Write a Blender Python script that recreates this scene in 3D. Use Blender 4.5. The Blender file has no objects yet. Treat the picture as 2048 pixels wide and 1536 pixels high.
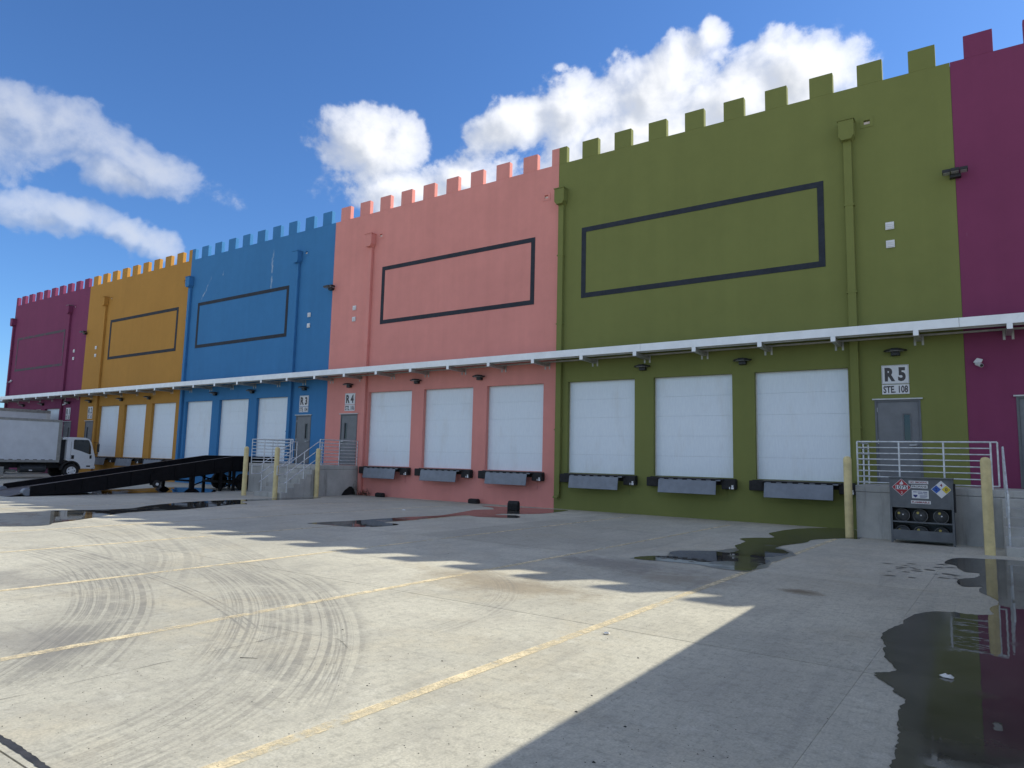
import bpy, math, random
from mathutils import Vector, Matrix
R = math.radians
rnd = random.Random(7)
S = bpy.context.scene
COL = S.collection

# ------------------------------------------------------------------ camera
CAM = Vector((11.789, -19.727, 1.590))
RT = Vector((0.82475267, 0.56501397, 0.02328623))
UP = Vector((0.04333673, -0.10420898, 0.9936108))
FW = Vector((-0.56383062, 0.81847401, 0.11043249))
FPX = 1358.06            # focal length in pixels of the 2048 px wide photograph
cd = bpy.data.cameras.new('camera')
cd.sensor_width = 36.0
cd.lens = 36.0 * FPX / 2048.0
cd.clip_start = 0.05
cd.clip_end = 3000
cam = bpy.data.objects.new('camera', cd)
COL.objects.link(cam)
m = Matrix.Identity(4)
for i in range(3):
    m[i][0], m[i][1], m[i][2], m[i][3] = RT[i], UP[i], -FW[i], CAM[i]
cam.matrix_world = m
S.camera = cam

# ------------------------------------------------------------------ sun, exposure
SUNV = Vector((0.73, 0.943, 1.0)).normalized()       # towards the sun
SUN_EL = math.asin(SUNV.z)
SUN_AZ = math.atan2(SUNV.x, SUNV.y)
SKY_STRENGTH = 0.10
sl = bpy.data.lights.new('sun', 'SUN')
sl.energy = 2.75
sl.angle = R(0.42)
sl.color = (1.0, 0.93, 0.77)
so = bpy.data.objects.new('sun', sl)
COL.objects.link(so)
so.rotation_euler = (-SUNV).to_track_quat('-Z', 'Y').to_euler()
so.location = (30, 40, 60)
S.render.engine = 'CYCLES'
S.view_settings.view_transform = 'Standard'
S.view_settings.look = 'None'
S.view_settings.exposure = 1.00
S.view_settings.gamma = 1.0
S.view_settings.use_curve_mapping = False


# ------------------------------------------------------------------ node helper
class NB:
    def __init__(s, nt):
        s.nt = nt
        s.n = nt.nodes
        s.l = nt.links

    def new(s, t, **kw):
        nd = s.n.new(t)
        for k, v in kw.items():
            setattr(nd, k, v)
        return nd

    def put(s, sock, v):
        if isinstance(v, bpy.types.NodeSocket):
            s.l.new(v, sock)
        elif v is not None:
            if sock.type == 'RGBA' and hasattr(v, '__len__') and len(v) == 3:
                v = (*v, 1)
            sock.default_value = v

    def math(s, op, a, b=None, c=None, clamp=False):
        nd = s.new('ShaderNodeMath', operation=op, use_clamp=clamp)
        for i, v in enumerate((a, b, c)):
            s.put(nd.inputs[i], v)
        return nd.outputs[0]

    def vmath(s, op, a, b=None, scale=None):
        nd = s.new('ShaderNodeVectorMath', operation=op)
        s.put(nd.inputs[0], a)
        s.put(nd.inputs[1], b)
        if scale is not None:
            s.put(nd.inputs[3], scale)
        return nd.outputs['Value' if op in ('LENGTH', 'DISTANCE', 'DOT_PRODUCT') else 'Vector']

    def noise(s, vec, scale, detail=4, rough=0.55, dist=0.0, color=False):
        nd = s.new('ShaderNodeTexNoise')
        s.put(nd.inputs['Vector'], vec)
        nd.inputs['Scale'].default_value = scale
        nd.inputs['Detail'].default_value = detail
        nd.inputs['Roughness'].default_value = rough
        nd.inputs['Distortion'].default_value = dist
        return nd.outputs['Color' if color else 'Fac']

    def step(s, v, a, b, lo=0.0, hi=1.0):
        nd = s.new('ShaderNodeMapRange', interpolation_type='SMOOTHSTEP')
        s.put(nd.inputs[0], v)
        for i, q in enumerate((a, b, lo, hi)):
            s.put(nd.inputs[i + 1], q)
        return nd.outputs[0]

    def lin(s, v, a, b, lo=0.0, hi=1.0):
        nd = s.new('ShaderNodeMapRange')
        s.put(nd.inputs[0], v)
        for i, q in enumerate((a, b, lo, hi)):
            s.put(nd.inputs[i + 1], q)
        return nd.outputs[0]

    def mix(s, f, a, b, bt='MIX'):
        nd = s.new('ShaderNodeMix', data_type='RGBA', blend_type=bt)
        s.put(nd.inputs[0], f)
        s.put(nd.inputs[6], a)
        s.put(nd.inputs[7], b)
        return nd.outputs[2]

    def sep(s, v):
        nd = s.new('ShaderNodeSeparateXYZ')
        s.put(nd.inputs[0], v)
        return nd.outputs

    def comb(s, x, y, z):
        nd = s.new('ShaderNodeCombineXYZ')
        for i, q in enumerate((x, y, z)):
            s.put(nd.inputs[i], q)
        return nd.outputs[0]


# ------------------------------------------------------------------ sky with clouds
W = bpy.data.worlds.new('World')
S.world = W
W.use_nodes = True
W.cycles.sampling_method = 'MANUAL'
W.cycles.sample_map_resolution = 256
W.node_tree.nodes.clear()
b = NB(W.node_tree)


def cloud_group(full):
    """density field of the cumulus clouds, a function of the direction only"""
    g = bpy.data.node_groups.new('cloud_field' if full else 'cloud_field_soft', 'ShaderNodeTree')
    g.interface.new_socket('Direction', in_out='INPUT', socket_type='NodeSocketVector')
    g.interface.new_socket('Density', in_out='OUTPUT', socket_type='NodeSocketFloat')
    q = NB(g)
    gi = q.new('NodeGroupInput')
    go = q.new('NodeGroupOutput')
    d = q.vmath('NORMALIZE', gi.outputs[0])
    w1 = q.vmath('SUBTRACT', q.noise(d, 9.0, 2, 0.5, color=True), (0.5, 0.5, 0.5))
    dd = q.vmath('ADD', d, q.vmath('SCALE', w1, scale=0.075))
    if full:
        w2 = q.vmath('SUBTRACT', q.noise(d, 30.0, 2, 0.6, color=True), (0.5, 0.5, 0.5))
        dd = q.vmath('ADD', dd, q.vmath('SCALE', w2, scale=0.036))
    x, y, z = q.sep(dd)
    az = q.math('MULTIPLY', q.math('ARCTAN2', x, y), 57.29578)
    el = q.math('MULTIPLY', q.math('ARCSINE', z), 57.29578)
    ae = q.comb(az, el, 0.0)
    # azimuth, elevation, half-axes, tilt (degrees), weight
    blobs = [(-71.5, 22.0, 8.0, 2.4, -8, 1.0), (-64.5, 21.0, 5.5, 1.7, -14, .85), (-77, 20.0, 7, 2.6, 0, 1.0),
             (-67.0, 19.7, 6.0, 1.4, -4, .85),
             (-69.4, 16.2, 4.4, 1.6, -3, 1.15), (-64.8, 15.2, 3.2, 1.3, -10, 1.1),
             (-47.0, 24.2, 5.0, 3.6, 0, 1.4), (-44.5, 21.4, 6.5, 2.4, 6, 1.0), (-39.5, 23.6, 5.0, 1.8, 10, .85),
             (-35.0, 27.4, 4.4, 2.4, 18, 1.2), (-29.5, 28.0, 6.0, 3.6, 12, 1.5), (-22.0, 29.2, 5.4, 3.9, 6, 1.5),
             (-18.2, 31.8, 1.9, 1.7, 0, .8), (-10.4, 28.8, 5.0, 3.4, -10, 1.5), (-15.5, 27.6, 7, 3.6, 0, 1.5),
             (-24, 25.0, 14, 4.2, 6, 1.5), (-12, 25, 7, 3.4, 0, 1.4)]
    tot = None
    for (a0, e0, ra, re, tilt, wt) in blobs:
        mp = q.new('ShaderNodeMapping', vector_type='TEXTURE')
        q.l.new(ae, mp.inputs[0])
        mp.inputs[1].default_value = (a0, e0, 0)
        mp.inputs[2].default_value = (0, 0, R(tilt))
        mp.inputs[3].default_value = (ra, re, 1)
        r2 = q.vmath('DOT_PRODUCT', mp.outputs[0], mp.outputs[0])
        f = q.math('MULTIPLY_ADD', q.math('POWER', r2, 0.6), -wt, wt)
        tot = f if tot is None else q.math('SMOOTH_MAX', tot, f, 0.25)
    # unseen rest of the sky: scattered cumulus, cover raised to add fill light
    gx, gy, gz = q.sep(d)
    ga = q.math('MULTIPLY', q.math('ARCTAN2', gx, gy), 57.29578)
    ge = q.math('MULTIPLY', q.math('ARCSINE', gz), 57.29578)
    out = q.math('MAXIMUM', q.step(q.math('ABSOLUTE', q.math('ADD', ga, 36)), 48, 66), q.step(ge, 38, 52))
    gen = q.math('SUBTRACT', q.noise(q.vmath('MULTIPLY', d, (1, 1, 1.9)), 2.3, 3, 0.5), 0.455)
    gen = q.math('MULTIPLY', q.math('MULTIPLY', gen, 5.0), out)
    gen = q.math('ADD', gen, q.math('MULTIPLY', q.math('SUBTRACT', out, 1.0), 2.0))
    tot = q.math('MAXIMUM', tot, gen)
    n1 = q.math('SUBTRACT', q.noise(q.vmath('MULTIPLY', d, (1, 1, 1.25)), 11, 6 if full else 3, 0.60, 0.35), 0.5)
    n2 = None if not full else q.math('SUBTRACT', q.noise(d, 60, 4, 0.65), 0.5)
    tot = q.math('ADD', tot, q.math('MULTIPLY', n1, 1.75))
    if full:
        tot = q.math('ADD', tot, q.math('MULTIPLY', n2, 0.50))
    q.l.new(tot, go.inputs[0])
    return g


cg, cg_soft = cloud_group(True), cloud_group(False)


def cloud(vec, grp=cg):
    nd = b.new('ShaderNodeGroup')
    nd.node_tree = grp
    b.l.new(vec, nd.inputs[0])
    return nd.outputs[0]


tc = b.new('ShaderNodeTexCoord').outputs['Generated']
sky = b.new('ShaderNodeTexSky', sky_type='NISHITA')
sky.sun_disc = False
sky.sun_elevation = SUN_EL
sky.sun_rotation = SUN_AZ
sky.altitude = 0
sky.air_density = 1.0
sky.dust_density = 0.35
sky.ozone_density = 2.2
c0 = cloud(tc)
c1 = cloud(b.vmath('ADD', tc, tuple(SUNV * 0.030)), cg_soft)
tx_, ty_, tz_ = b.sep(tc)
azd = b.math('MULTIPLY', b.math('ARCTAN2', tx_, ty_), 57.29578)
thin = b.step(b.math('ABSOLUTE', b.math('ADD', azd, 66.0)), 20.0, 8.0)     # the western clouds are thin and veil-like
kk = b.lin(thin, 0.0, 1.0, 1.9, 0.85)
dens = b.math('MAXIMUM', b.math('ADD', c0, 0.12), 0.0)
alpha = b.math('SUBTRACT', 1.0, b.math('EXPONENT', b.math('MULTIPLY', b.math('MULTIPLY', dens, kk), -1.0)))
alpha = b.math('MULTIPLY', alpha, b.step(c0, -0.12, 0.25))
core = b.step(c0, 0.35, 2.0)
sunward = b.step(b.math('SUBTRACT', c0, c1), -0.55, 0.50)
bright = b.math('ADD', b.math('MULTIPLY', sunward, 0.34), 0.66)
bright = b.math('SUBTRACT', bright, b.math('MULTIPLY', core, 0.14))
bright = b.math('MULTIPLY', bright, b.lin(thin, 0.0, 1.0, 1.0, 0.80))
lum = b.math('MULTIPLY', bright, 0.64 / SKY_STRENGTH)
ccol = b.mix(b.math('SUBTRACT', 1.0, bright, clamp=True), (1.0, 0.99, 0.97), (0.78, 0.87, 1.0))
ccol = b.vmath('SCALE', ccol, scale=lum)
elz = b.sep(tc)[2]
alpha = b.math('MULTIPLY', alpha, b.step(elz, 0.0, 0.10))
skyc = b.vmath('MULTIPLY', sky.outputs[0], (0.37, 0.575, 0.83))      # clear, saturated blue
mixed = b.mix(b.math('MULTIPLY', alpha, 0.96), skyc, ccol)
bg = b.new('ShaderNodeBackground')
bg.inputs['Strength'].default_value = SKY_STRENGTH
b.l.new(mixed, bg.inputs['Color'])
wo = b.new('ShaderNodeOutputWorld')
b.l.new(bg.outputs[0], wo.inputs['Surface'])


# ------------------------------------------------------------------ materials
def newmat(name):
    mt = bpy.data.materials.new(name)
    mt.use_nodes = True
    nb = NB(mt.node_tree)
    p = mt.node_tree.nodes['Principled BSDF']
    return mt, nb, p


def pos(nb):
    return nb.new('ShaderNodeNewGeometry').outputs['Position']


def bump(nb, p, h, strength=0.3, dist=0.01):
    bn = nb.new('ShaderNodeBump')
    bn.inputs['Strength'].default_value = strength
    bn.inputs['Distance'].default_value = dist
    nb.put(bn.inputs['Height'], h)
    nb.l.new(bn.outputs[0], p.inputs['Normal'])


def simple(name, col, rough=0.6, metal=0.0, var=0.12, scale=6.0, spec=0.5, bmp=0.0, bscale=60):
    mt, nb, p = newmat(name)
    P = pos(nb)
    n = nb.noise(P, scale, 6, 0.6)
    lo = tuple(c * (1 - var) for c in col)
    hi = tuple(min(1, c * (1 + var)) for c in col)
    nb.put(p.inputs['Base Color'], nb.mix(nb.step(n, 0.3, 0.7), lo, hi))
    nb.put(p.inputs['Roughness'], nb.lin(nb.noise(P, scale * 3, 4), 0.3, 0.7, max(0.02, rough - 0.08), min(1, rough + 0.08)))
    p.inputs['Metallic'].default_value = metal
    p.inputs['Specular IOR Level'].default_value = spec
    if bmp:
        bump(nb, p, nb.noise(P, bscale, 3), bmp, 0.01)
    return mt


def seg_mask(nb, P, ax, az_, bx, bz, w, ns=3.0):
    """soft pale drip between two points of the facade (x, z)"""
    x, _, z = nb.sep(P)
    t = nb.math('DIVIDE', nb.math('SUBTRACT', z, bz), az_ - bz)
    tc_ = nb.math('MINIMUM', nb.math('MAXIMUM', t, 0.0), 1.0)
    cx = nb.math('ADD', bx, nb.math('MULTIPLY', tc_, ax - bx))
    cx = nb.math('ADD', cx, nb.math('MULTIPLY', nb.math('SUBTRACT', nb.noise(P, 2.2, 3), 0.5), 0.35))
    d = nb.math('ABSOLUTE', nb.math('SUBTRACT', x, cx))
    mk = nb.step(d, w, 0.0)
    ins = nb.math('MULTIPLY', nb.step(t, -0.15, 0.2), nb.step(t, 1.15, 0.8))
    return nb.math('MULTIPLY', nb.math('MULTIPLY', mk, ins), nb.step(nb.noise(P, ns, 4), 0.35, 0.6))


def stucco(name, col, drips=(), chalk=0.06):
    mt, nb, p = newmat(name)
    P = pos(nb)
    big = nb.noise(P, 0.35, 5, 0.6)
    mid = nb.noise(P, 2.3, 6, 0.65)
    streak = nb.noise(nb.vmath('MULTIPLY', P, (2.2, 2.2, 0.12)), 1.0, 5, 0.6)
    fine = nb.noise(P, 90, 3, 0.6)
    v = nb.math('ADD', nb.math('MULTIPLY', big, 0.45), nb.math('MULTIPLY', mid, 0.25))
    v = nb.math('ADD', v, nb.math('MULTIPLY', streak, 0.30))
    lo = tuple(c * 0.88 for c in col)
    hi = tuple(min(1, c * 1.10) for c in col)
    c = nb.mix(nb.lin(v, 0.32, 0.68), lo, hi)
    c = nb.mix(nb.lin(fine, 0.3, 0.7, 0.0, 0.10), c, tuple(q * 0.7 for q in col))
    # chalky scuffs and runs, sparse
    sc = nb.noise(nb.vmath('MULTIPLY', P, (5, 5, 0.8)), 1.3, 6, 0.7)
    c = nb.mix(nb.step(sc, 0.66, 0.80, 0.0, chalk * 3), c, (0.55, 0.55, 0.52))
    for (ax, az_, bx, bz, w, k) in drips:
        mk = seg_mask(nb, P, ax, az_, bx, bz, w)
        c = nb.mix(nb.math('MULTIPLY', mk, k), c, (0.62, 0.66, 0.68))
    nb.put(p.inputs['Base Color'], c)
    p.inputs['Roughness'].default_value = 0.86
    p.inputs['Specular IOR Level'].default_value = 0.25
    h = nb.math('ADD', nb.noise(P, 130, 3, 0.7), nb.math('MULTIPLY', nb.noise(P, 26, 3), 0.8))
    bump(nb, p, h, 0.45, 0.006)
    return mt


def circle3(a, b_, c):
    ax, ay = a
    bx, by = b_
    cx, cy = c
    d = 2 * (ax * (by - cy) + bx * (cy - ay) + cx * (ay - by))
    ux = ((ax**2 + ay**2) * (by - cy) + (bx**2 + by**2) * (cy - ay) + (cx**2 + cy**2) * (ay - by)) / d
    uy = ((ax**2 + ay**2) * (cx - bx) + (bx**2 + by**2) * (ax - cx) + (cx**2 + cy**2) * (bx - ax)) / d
    return ux, uy, math.hypot(ax - ux, ay - uy)


def concrete_yard():
    mt, nb, p = newmat('yard_concrete')
    P = pos(nb)
    x, y, z = nb.sep(P)
    oi = nb.new('ShaderNodeObjectInfo').outputs['Random']
    big = nb.noise(P, 0.22, 5, 0.6)
    mid = nb.noise(P, 1.4, 5, 0.68, 0.4)
    blot = nb.noise(P, 5.0, 6, 0.7)
    fine = nb.noise(P, 60, 4, 0.7)
    broom = nb.noise(nb.vmath('MULTIPLY', P, (60, 2.5, 1)), 1.0, 4, 0.65)
    travel = nb.noise(nb.vmath('MULTIPLY', P, (3.4, 0.45, 1)), 1.0, 6, 0.65, 0.6)
    tan = nb.noise(P, 0.55, 4, 0.65, 0.8)
    c = nb.mix(nb.step(big, 0.35, 0.65), (0.500, 0.480, 0.420), (0.655, 0.625, 0.540))
    c = nb.mix(nb.step(tan, 0.50, 0.70, 0.0, 0.55), c, (0.56, 0.50, 0.39))
    c = nb.mix(nb.step(mid, 0.40, 0.74, 0.0, 0.55), c, (0.39, 0.37, 0.335))
    c = nb.mix(nb.step(travel, 0.50, 0.78, 0.0, 0.55), c, (0.32, 0.31, 0.29))
    c = nb.mix(nb.step(blot, 0.52, 0.72, 0.0, 0.45), c, (0.72, 0.70, 0.64))
    c = nb.mix(nb.step(broom, 0.45, 0.75, 0.0, 0.24), c, (0.24, 0.23, 0.21))
    c = nb.mix(nb.lin(fine, 0.35, 0.70, 0.0, 0.50), c, (0.22, 0.21, 0.195))
    pit = nb.noise(P, 14, 4, 0.75)
    c = nb.mix(nb.step(pit, 0.46, 0.70, 0.0, 0.60), c, (0.27, 0.262, 0.235))
    drag = nb.noise(nb.vmath('MULTIPLY', P, (0.5, 7.0, 1)), 1.0, 5, 0.7, 0.5)
    c = nb.mix(nb.step(drag, 0.54, 0.74, 0.0, 0.40), c, (0.25, 0.245, 0.23))
    # slab to slab difference
    k = nb.lin(oi, 0, 1, 0.90, 1.08)
    c = nb.vmath('MULTIPLY', nb.vmath('SCALE', c, scale=k), (0.970, 0.985, 0.945))
    stn = nb.noise(P, 1.6, 5, 0.7)
    # oil and rust stains with their own shapes
    for (sx, sy, rx, ry, colr, amt) in ((6.6, -12.4, 1.6, 0.8, (0.20, 0.155, 0.10), 0.55),
                                        (9.8, -10.3, 0.35, 0.22, (0.12, 0.085, 0.045), 0.75),
                                        (8.2, -10.4, 0.9, 0.6, (0.23, 0.19, 0.14), 0.5),
                                        (6.9, -9.8, 1.6, 0.7, (0.16, 0.15, 0.14), 0.55),
                                        (2.0, -16.3, 1.2, 0.7, (0.17, 0.165, 0.16), 0.5),
                                        (5.2, -17.1, .8, 0.5, (0.19, 0.185, 0.18), 0.5)):
        u = nb.math('DIVIDE', nb.math('SUBTRACT', x, sx), rx)
        v = nb.math('DIVIDE', nb.math('SUBTRACT', y, sy), ry)
        r = nb.math('SQRT', nb.math('ADD', nb.math('MULTIPLY', u, u), nb.math('MULTIPLY', v, v)))
        r = nb.math('ADD', r, nb.math('MULTIPLY', nb.math('SUBTRACT', stn, 0.5), 2.2))
        c = nb.mix(nb.step(r, 1.1, 0.2, 0.0, amt), c, colr)
    # tyre marks: bundles of concentric tread lines left by turning trucks
    arcs = [((2.72, -14.02), (5.0, -14.89), (6.54, -15.98), .42, 52, .60), ((3.84, -13.77), (6.09, -14.87), (7.22, -15.83), .46, 44, .62),
            ((4.46, -13.75), (6.44, -14.97), (7.10, -15.51), .10, 60, .55), ((-.68, -14.81), (2.94, -15.46), (5.36, -16.73), .55, 40, .70),
            ((1.2, -15.35), (3.41, -15.77), (5.05, -16.68), .40, 58, .60), ((3.98, -16.05), (5.0, -16.66), (6.29, -17.72), .40, 48, .60),
            ((-.75, -14.95), (.84, -14.67), (2.65, -14.87), .30, 30, .60), ((2.93, -14.97), (4.12, -15.14), (6.19, -15.72), .10, 70, .75),
            ((7.18, -16.3), (7.75, -17.04), (8.05, -17.9), .50, 44, .45), ((-1.95, -11.98), (.88, -12.64), (2.75, -13.33), .35, 40, .5),
            ((-6, -13.0), (-2.0, -13.2), (1.5, -14.4), .6, 26, .5), ((-9, -12.2), (-3.0, -12.3), (3.2, -14.9), .5, 30, .4),
            ((5.6, -11.6), (7.0, -12.9), (7.5, -14.6), .3, 50, .35), ((-14, -6.0), (-9.5, -6.6), (-6.4, -4.4), .25, 40, .45)]
    wob = nb.math('MULTIPLY', nb.math('SUBTRACT', nb.noise(P, 0.35, 0), 0.5), 0.16)
    brk = nb.noise(P, 1.7, 5, 0.75)
    mark = None
    for (a, b_, c3, wd, fq, amt) in arcs:
        cx, cy, rr = circle3(a, b_, c3)
        dv = nb.vmath('DISTANCE', nb.comb(x, y, 0.0), (cx, cy, 0.0))
        d = nb.math('ADD', nb.math('SUBTRACT', dv, rr), wob)
        win = nb.step(nb.math('ABSOLUTE', d), wd, wd * 0.6)
        ln = nb.noise(nb.comb(nb.math('MULTIPLY', d, fq * 0.55), cx, 0.0), 1.0, 2, 0.7)
        lines = nb.step(ln, 0.44, 0.60, 0.10, 1.0)
        mx, my = b_
        half = max(math.dist(a, b_), math.dist(b_, c3)) * 1.25
        near = nb.step(nb.vmath('DISTANCE', nb.comb(x, y, 0.0), (mx, my, 0.0)), half, half * 0.7)
        mk = nb.math('MULTIPLY', nb.math('MULTIPLY', win, lines), nb.math('MULTIPLY', near, amt))
        mark = mk if mark is None else nb.math('MAXIMUM', mark, mk)
    mark = nb.math('MULTIPLY', mark, nb.step(brk, 0.32, 0.60, 0.25, 1.0))
    c = nb.mix(nb.math('MULTIPLY', mark, 0.85), c, (0.135, 0.133, 0.130))
    # dark specks of rubber
    sp = nb.noise(P, 34, 2, 0.5)
    c = nb.mix(nb.step(sp, 0.73, 0.77, 0.0, 0.55), c, (0.08, 0.08, 0.08))
    nb.put(p.inputs['Base Color'], c)
    p.inputs['Roughness'].default_value = 0.82
    p.inputs['Specular IOR Level'].default_value = 0.3
    h = nb.math('ADD', nb.math('MULTIPLY', fine, 0.6), nb.math('MULTIPLY', broom, 0.7))
    bump(nb, p, h, 0.35, 0.006)
    return mt


def cast_concrete():
    mt, nb, p = newmat('cast_concrete')
    P = pos(nb)
    big = nb.noise(P, 1.1, 6, 0.65)
    runs = nb.noise(nb.vmath('MULTIPLY', P, (4, 4, 0.5)), 1.0, 6, 0.65)
    fine = nb.noise(P, 70, 4, 0.6)
    c = nb.mix(nb.step(big, 0.3, 0.7), (0.37, 0.37, 0.35), (0.52, 0.52, 0.49))
    c = nb.mix(nb.step(runs, 0.52, 0.75, 0.0, 0.65), c, (0.13, 0.125, 0.11))
    c = nb.mix(nb.lin(fine, 0.35, 0.75, 0.0, 0.25), c, (0.2, 0.2, 0.18))
    nb.put(p.inputs['Base Color'], c)
    p.inputs['Roughness'].default_value = 0.85
    bump(nb, p, nb.math('ADD', fine, nb.noise(P, 9, 3)), 0.3, 0.006)
    return mt


def worn_paint(name, col, under=(0.40, 0.38, 0.34), lo=0.34, hi=0.62):
    mt, nb, p = newmat(name)
    P = pos(nb)
    n = nb.math('ADD', nb.math('MULTIPLY', nb.noise(P, 7, 7, 0.75), 0.65), nb.math('MULTIPLY', nb.noise(P, 0.8, 4), 0.35))
    c = nb.mix(nb.noise(P, 3, 4), tuple(q * 0.85 for q in col), col)
    a = nb.step(n, lo, hi)
    a = nb.math('MULTIPLY', a, nb.step(nb.noise(P, 60, 3, 0.7), 0.72, 0.5, 0.35, 1.0))
    nb.put(p.inputs['Base Color'], c)
    p.inputs['Roughness'].default_value = 0.8
    tr = nb.new('ShaderNodeBsdfTransparent')
    ms = nb.new('ShaderNodeMixShader')
    nb.put(ms.inputs[0], nb.math('SUBTRACT', 1.0, nb.math('MULTIPLY', nb.math('SUBTRACT', 1.0, a), 1.0)))
    nb.l.new(tr.outputs[0], ms.inputs[1])
    nb.l.new(p.outputs[0], ms.inputs[2])
    nb.l.new(ms.outputs[0], mt.node_tree.nodes['Material Output'].inputs['Surface'])
    return mt


def puddle_mat():
    mt, nb, p = newmat('puddle_water')
    P = pos(nb)
    c = nb.mix(nb.step(nb.noise(P, 1.3, 5, 0.6), 0.3, 0.7), (0.045, 0.044, 0.038), (0.085, 0.082, 0.070))
    nb.put(p.inputs['Base Color'], c)
    x, y, z = nb.sep(P)
    film = nb.step(x, 11.55, 11.28)                                   # thin film over rough concrete along the margin
    film = nb.math('MULTIPLY', film, nb.step(x, 9.6, 10.6))
    film = nb.math('MAXIMUM', film, nb.step(nb.noise(P, 0.9, 3), 0.56, 0.66, 0.0, 0.6))
    nb.put(p.inputs['Roughness'], nb.lin(film, 0.0, 1.0, 0.015, 0.24))
    p.inputs['IOR'].default_value = 1.33
    bump(nb, p, nb.noise(P, 2.2, 3), 0.10, 0.01)
    return mt


def damp_mat():
    mt, nb, p = newmat('damp_concrete')
    P = pos(nb)
    c = nb.mix(nb.step(nb.noise(P, 3, 6, 0.65), 0.3, 0.7), (0.12, 0.115, 0.10), (0.17, 0.165, 0.15))
    nb.put(p.inputs['Base Color'], c)
    p.inputs['Roughness'].default_value = 0.28
    p.inputs['IOR'].default_value = 1.33
    bump(nb, p, nb.noise(P, 60, 4), 0.12, 0.004)
    return mt


def glass_mat(name, col=(0.02, 0.025, 0.03)):
    mt, nb, p = newmat(name)
    P = pos(nb)
    nb.put(p.inputs['Base Color'], nb.mix(nb.noise(P, 3, 3), col, tuple(q * 1.8 for q in col)))
    p.inputs['Roughness'].default_value = 0.03
    p.inputs['Specular IOR Level'].default_value = 0.7
    return mt


def door_white():
    mt, nb, p = newmat('dock_door_white')
    P = pos(nb)
    grain = nb.noise(nb.vmath('MULTIPLY', P, (40, 40, 5)), 1.0, 4, 0.6)
    dirt = nb.noise(nb.vmath('MULTIPLY', P, (1.5, 1, 0.5)), 1.0, 6, 0.65)
    c = nb.mix(nb.step(grain, 0.35, 0.7), (0.74, 0.82, 0.88), (0.79, 0.87, 0.92))
    c = nb.mix(nb.step(dirt, 0.5, 0.8, 0.0, 0.35), c, (0.55, 0.55, 0.52))
    nb.put(p.inputs['Base Color'], c)
    p.inputs['Roughness'].default_value = 0.5
    bump(nb, p, grain, 0.2, 0.003)
    return mt


def faded_band():
    """dark outline painted over with plum, half worn off"""
    mt, nb, p = newmat('painted_over_band')
    P = pos(nb)
    n = nb.noise(P, 2.2, 7, 0.75)
    c = nb.mix(nb.step(n, 0.36, 0.52), (0.205, 0.046, 0.107), (0.075, 0.070, 0.080))
    nb.put(p.inputs['Base Color'], c)
    p.inputs['Roughness'].default_value = 0.85
    return mt


M = {}
COLS = {'plum': (0.210, 0.046, 0.110), 'ochre': (0.47, 0.24, 0.052), 'blue': (0.052, 0.205, 0.43),
        'pink': (0.72, 0.29, 0.25), 'olive': (0.196, 0.214, 0.066)}
for k_, c_ in COLS.items():
    dr = ()
    if k_ == 'blue':
        dr = ((-21.2, 10.7, -21.9, 9.65, .07, .6), (-16.0, 11.3, -16.0, 9.4, .08, .55), (-20.1, 10.95, -20.15, 10.7, .06, .4))
    M[k_] = stucco('stucco_' + k_, c_, dr)
M['yard'] = concrete_yard()
M['cast'] = cast_concrete()
M['line'] = worn_paint('yellow_line_paint', (0.82, 0.70, 0.46), lo=0.37, hi=0.60)
M['tar'] = simple('tar_sealant', (0.035, 0.035, 0.036), 0.6, var=.4, scale=8)
M['tarworn'] = worn_paint('worn_tar_sealant', (0.05, 0.05, 0.05), lo=0.30, hi=0.52)
M['puddle'] = puddle_mat()
M['damp'] = damp_mat()
M['door'] = door_white()
M['seal'] = simple('door_track_white', (0.66, 0.67, 0.67), .5, var=.08)
M['navy'] = simple('outline_band_navy', (0.018, 0.024, 0.036), .8, var=.2, scale=3)
M['faded'] = faded_band()
M['alu'] = simple('white_aluminium', (0.84, 0.87, 0.88), .35, var=.06, scale=2)
M['aluraw'] = simple('mill_aluminium', (0.45, 0.45, 0.43), .45, metal=.5, var=.12)
M['black'] = simple('black_lamp_metal', (0.012, 0.012, 0.013), .45, var=.2)
M['rubber'] = simple('black_rubber', (0.012, 0.012, 0.013), .75, var=.4, scale=9, bmp=.3)
M['lip'] = simple('galvanised_lip', (0.20, 0.225, 0.26), .55, metal=.2, var=.10, scale=4, bmp=.1)
M['galv'] = simple('galvanised_rail', (0.62, 0.65, 0.67), .42, metal=.3, var=.18, scale=10)
M['grey'] = simple('grey_door_paint', (0.155, 0.165, 0.175), .5, var=.10, scale=3)
M['greydk'] = simple('grey_frame_paint', (0.115, 0.125, 0.135), .5, var=.10, scale=3)
M['cap'] = simple('drip_cap', (0.50, 0.52, 0.52), .4, var=.08)
M['glass'] = glass_mat('dark_glass', (0.012, 0.014, 0.015))
M['cage'] = simple('cage_grey_paint', (0.110, 0.120, 0.130), .5, var=.14, scale=5)
M['cyl'] = simple('cylinder_dark_steel', (0.055, 0.058, 0.060), .65, metal=.1, var=.3, scale=12)
M['ring'] = simple('cylinder_collar', (0.16, 0.165, 0.165), .5, metal=.3, var=.25, scale=12)
M['brass'] = simple('brass_valve', (0.46, 0.37, 0.10), .4, metal=.4)
M['signw'] = simple('sign_white', (0.68, 0.69, 0.70), .45, var=.05)
M['signt'] = simple('sign_lettering', (0.050, 0.045, 0.048), .5, var=.08)
M['red'] = simple('placard_red', (0.38, 0.018, 0.030), .45, var=.08)
M['redtx'] = simple('placard_red_text', (0.22, 0.012, 0.024), .45, var=.08)
M['bluep'] = simple('placard_blue', (0.02, 0.10, 0.42), .45, var=.08)
M['yelp'] = simple('placard_yellow', (0.60, 0.47, 0.03), .45, var=.08)
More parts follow.
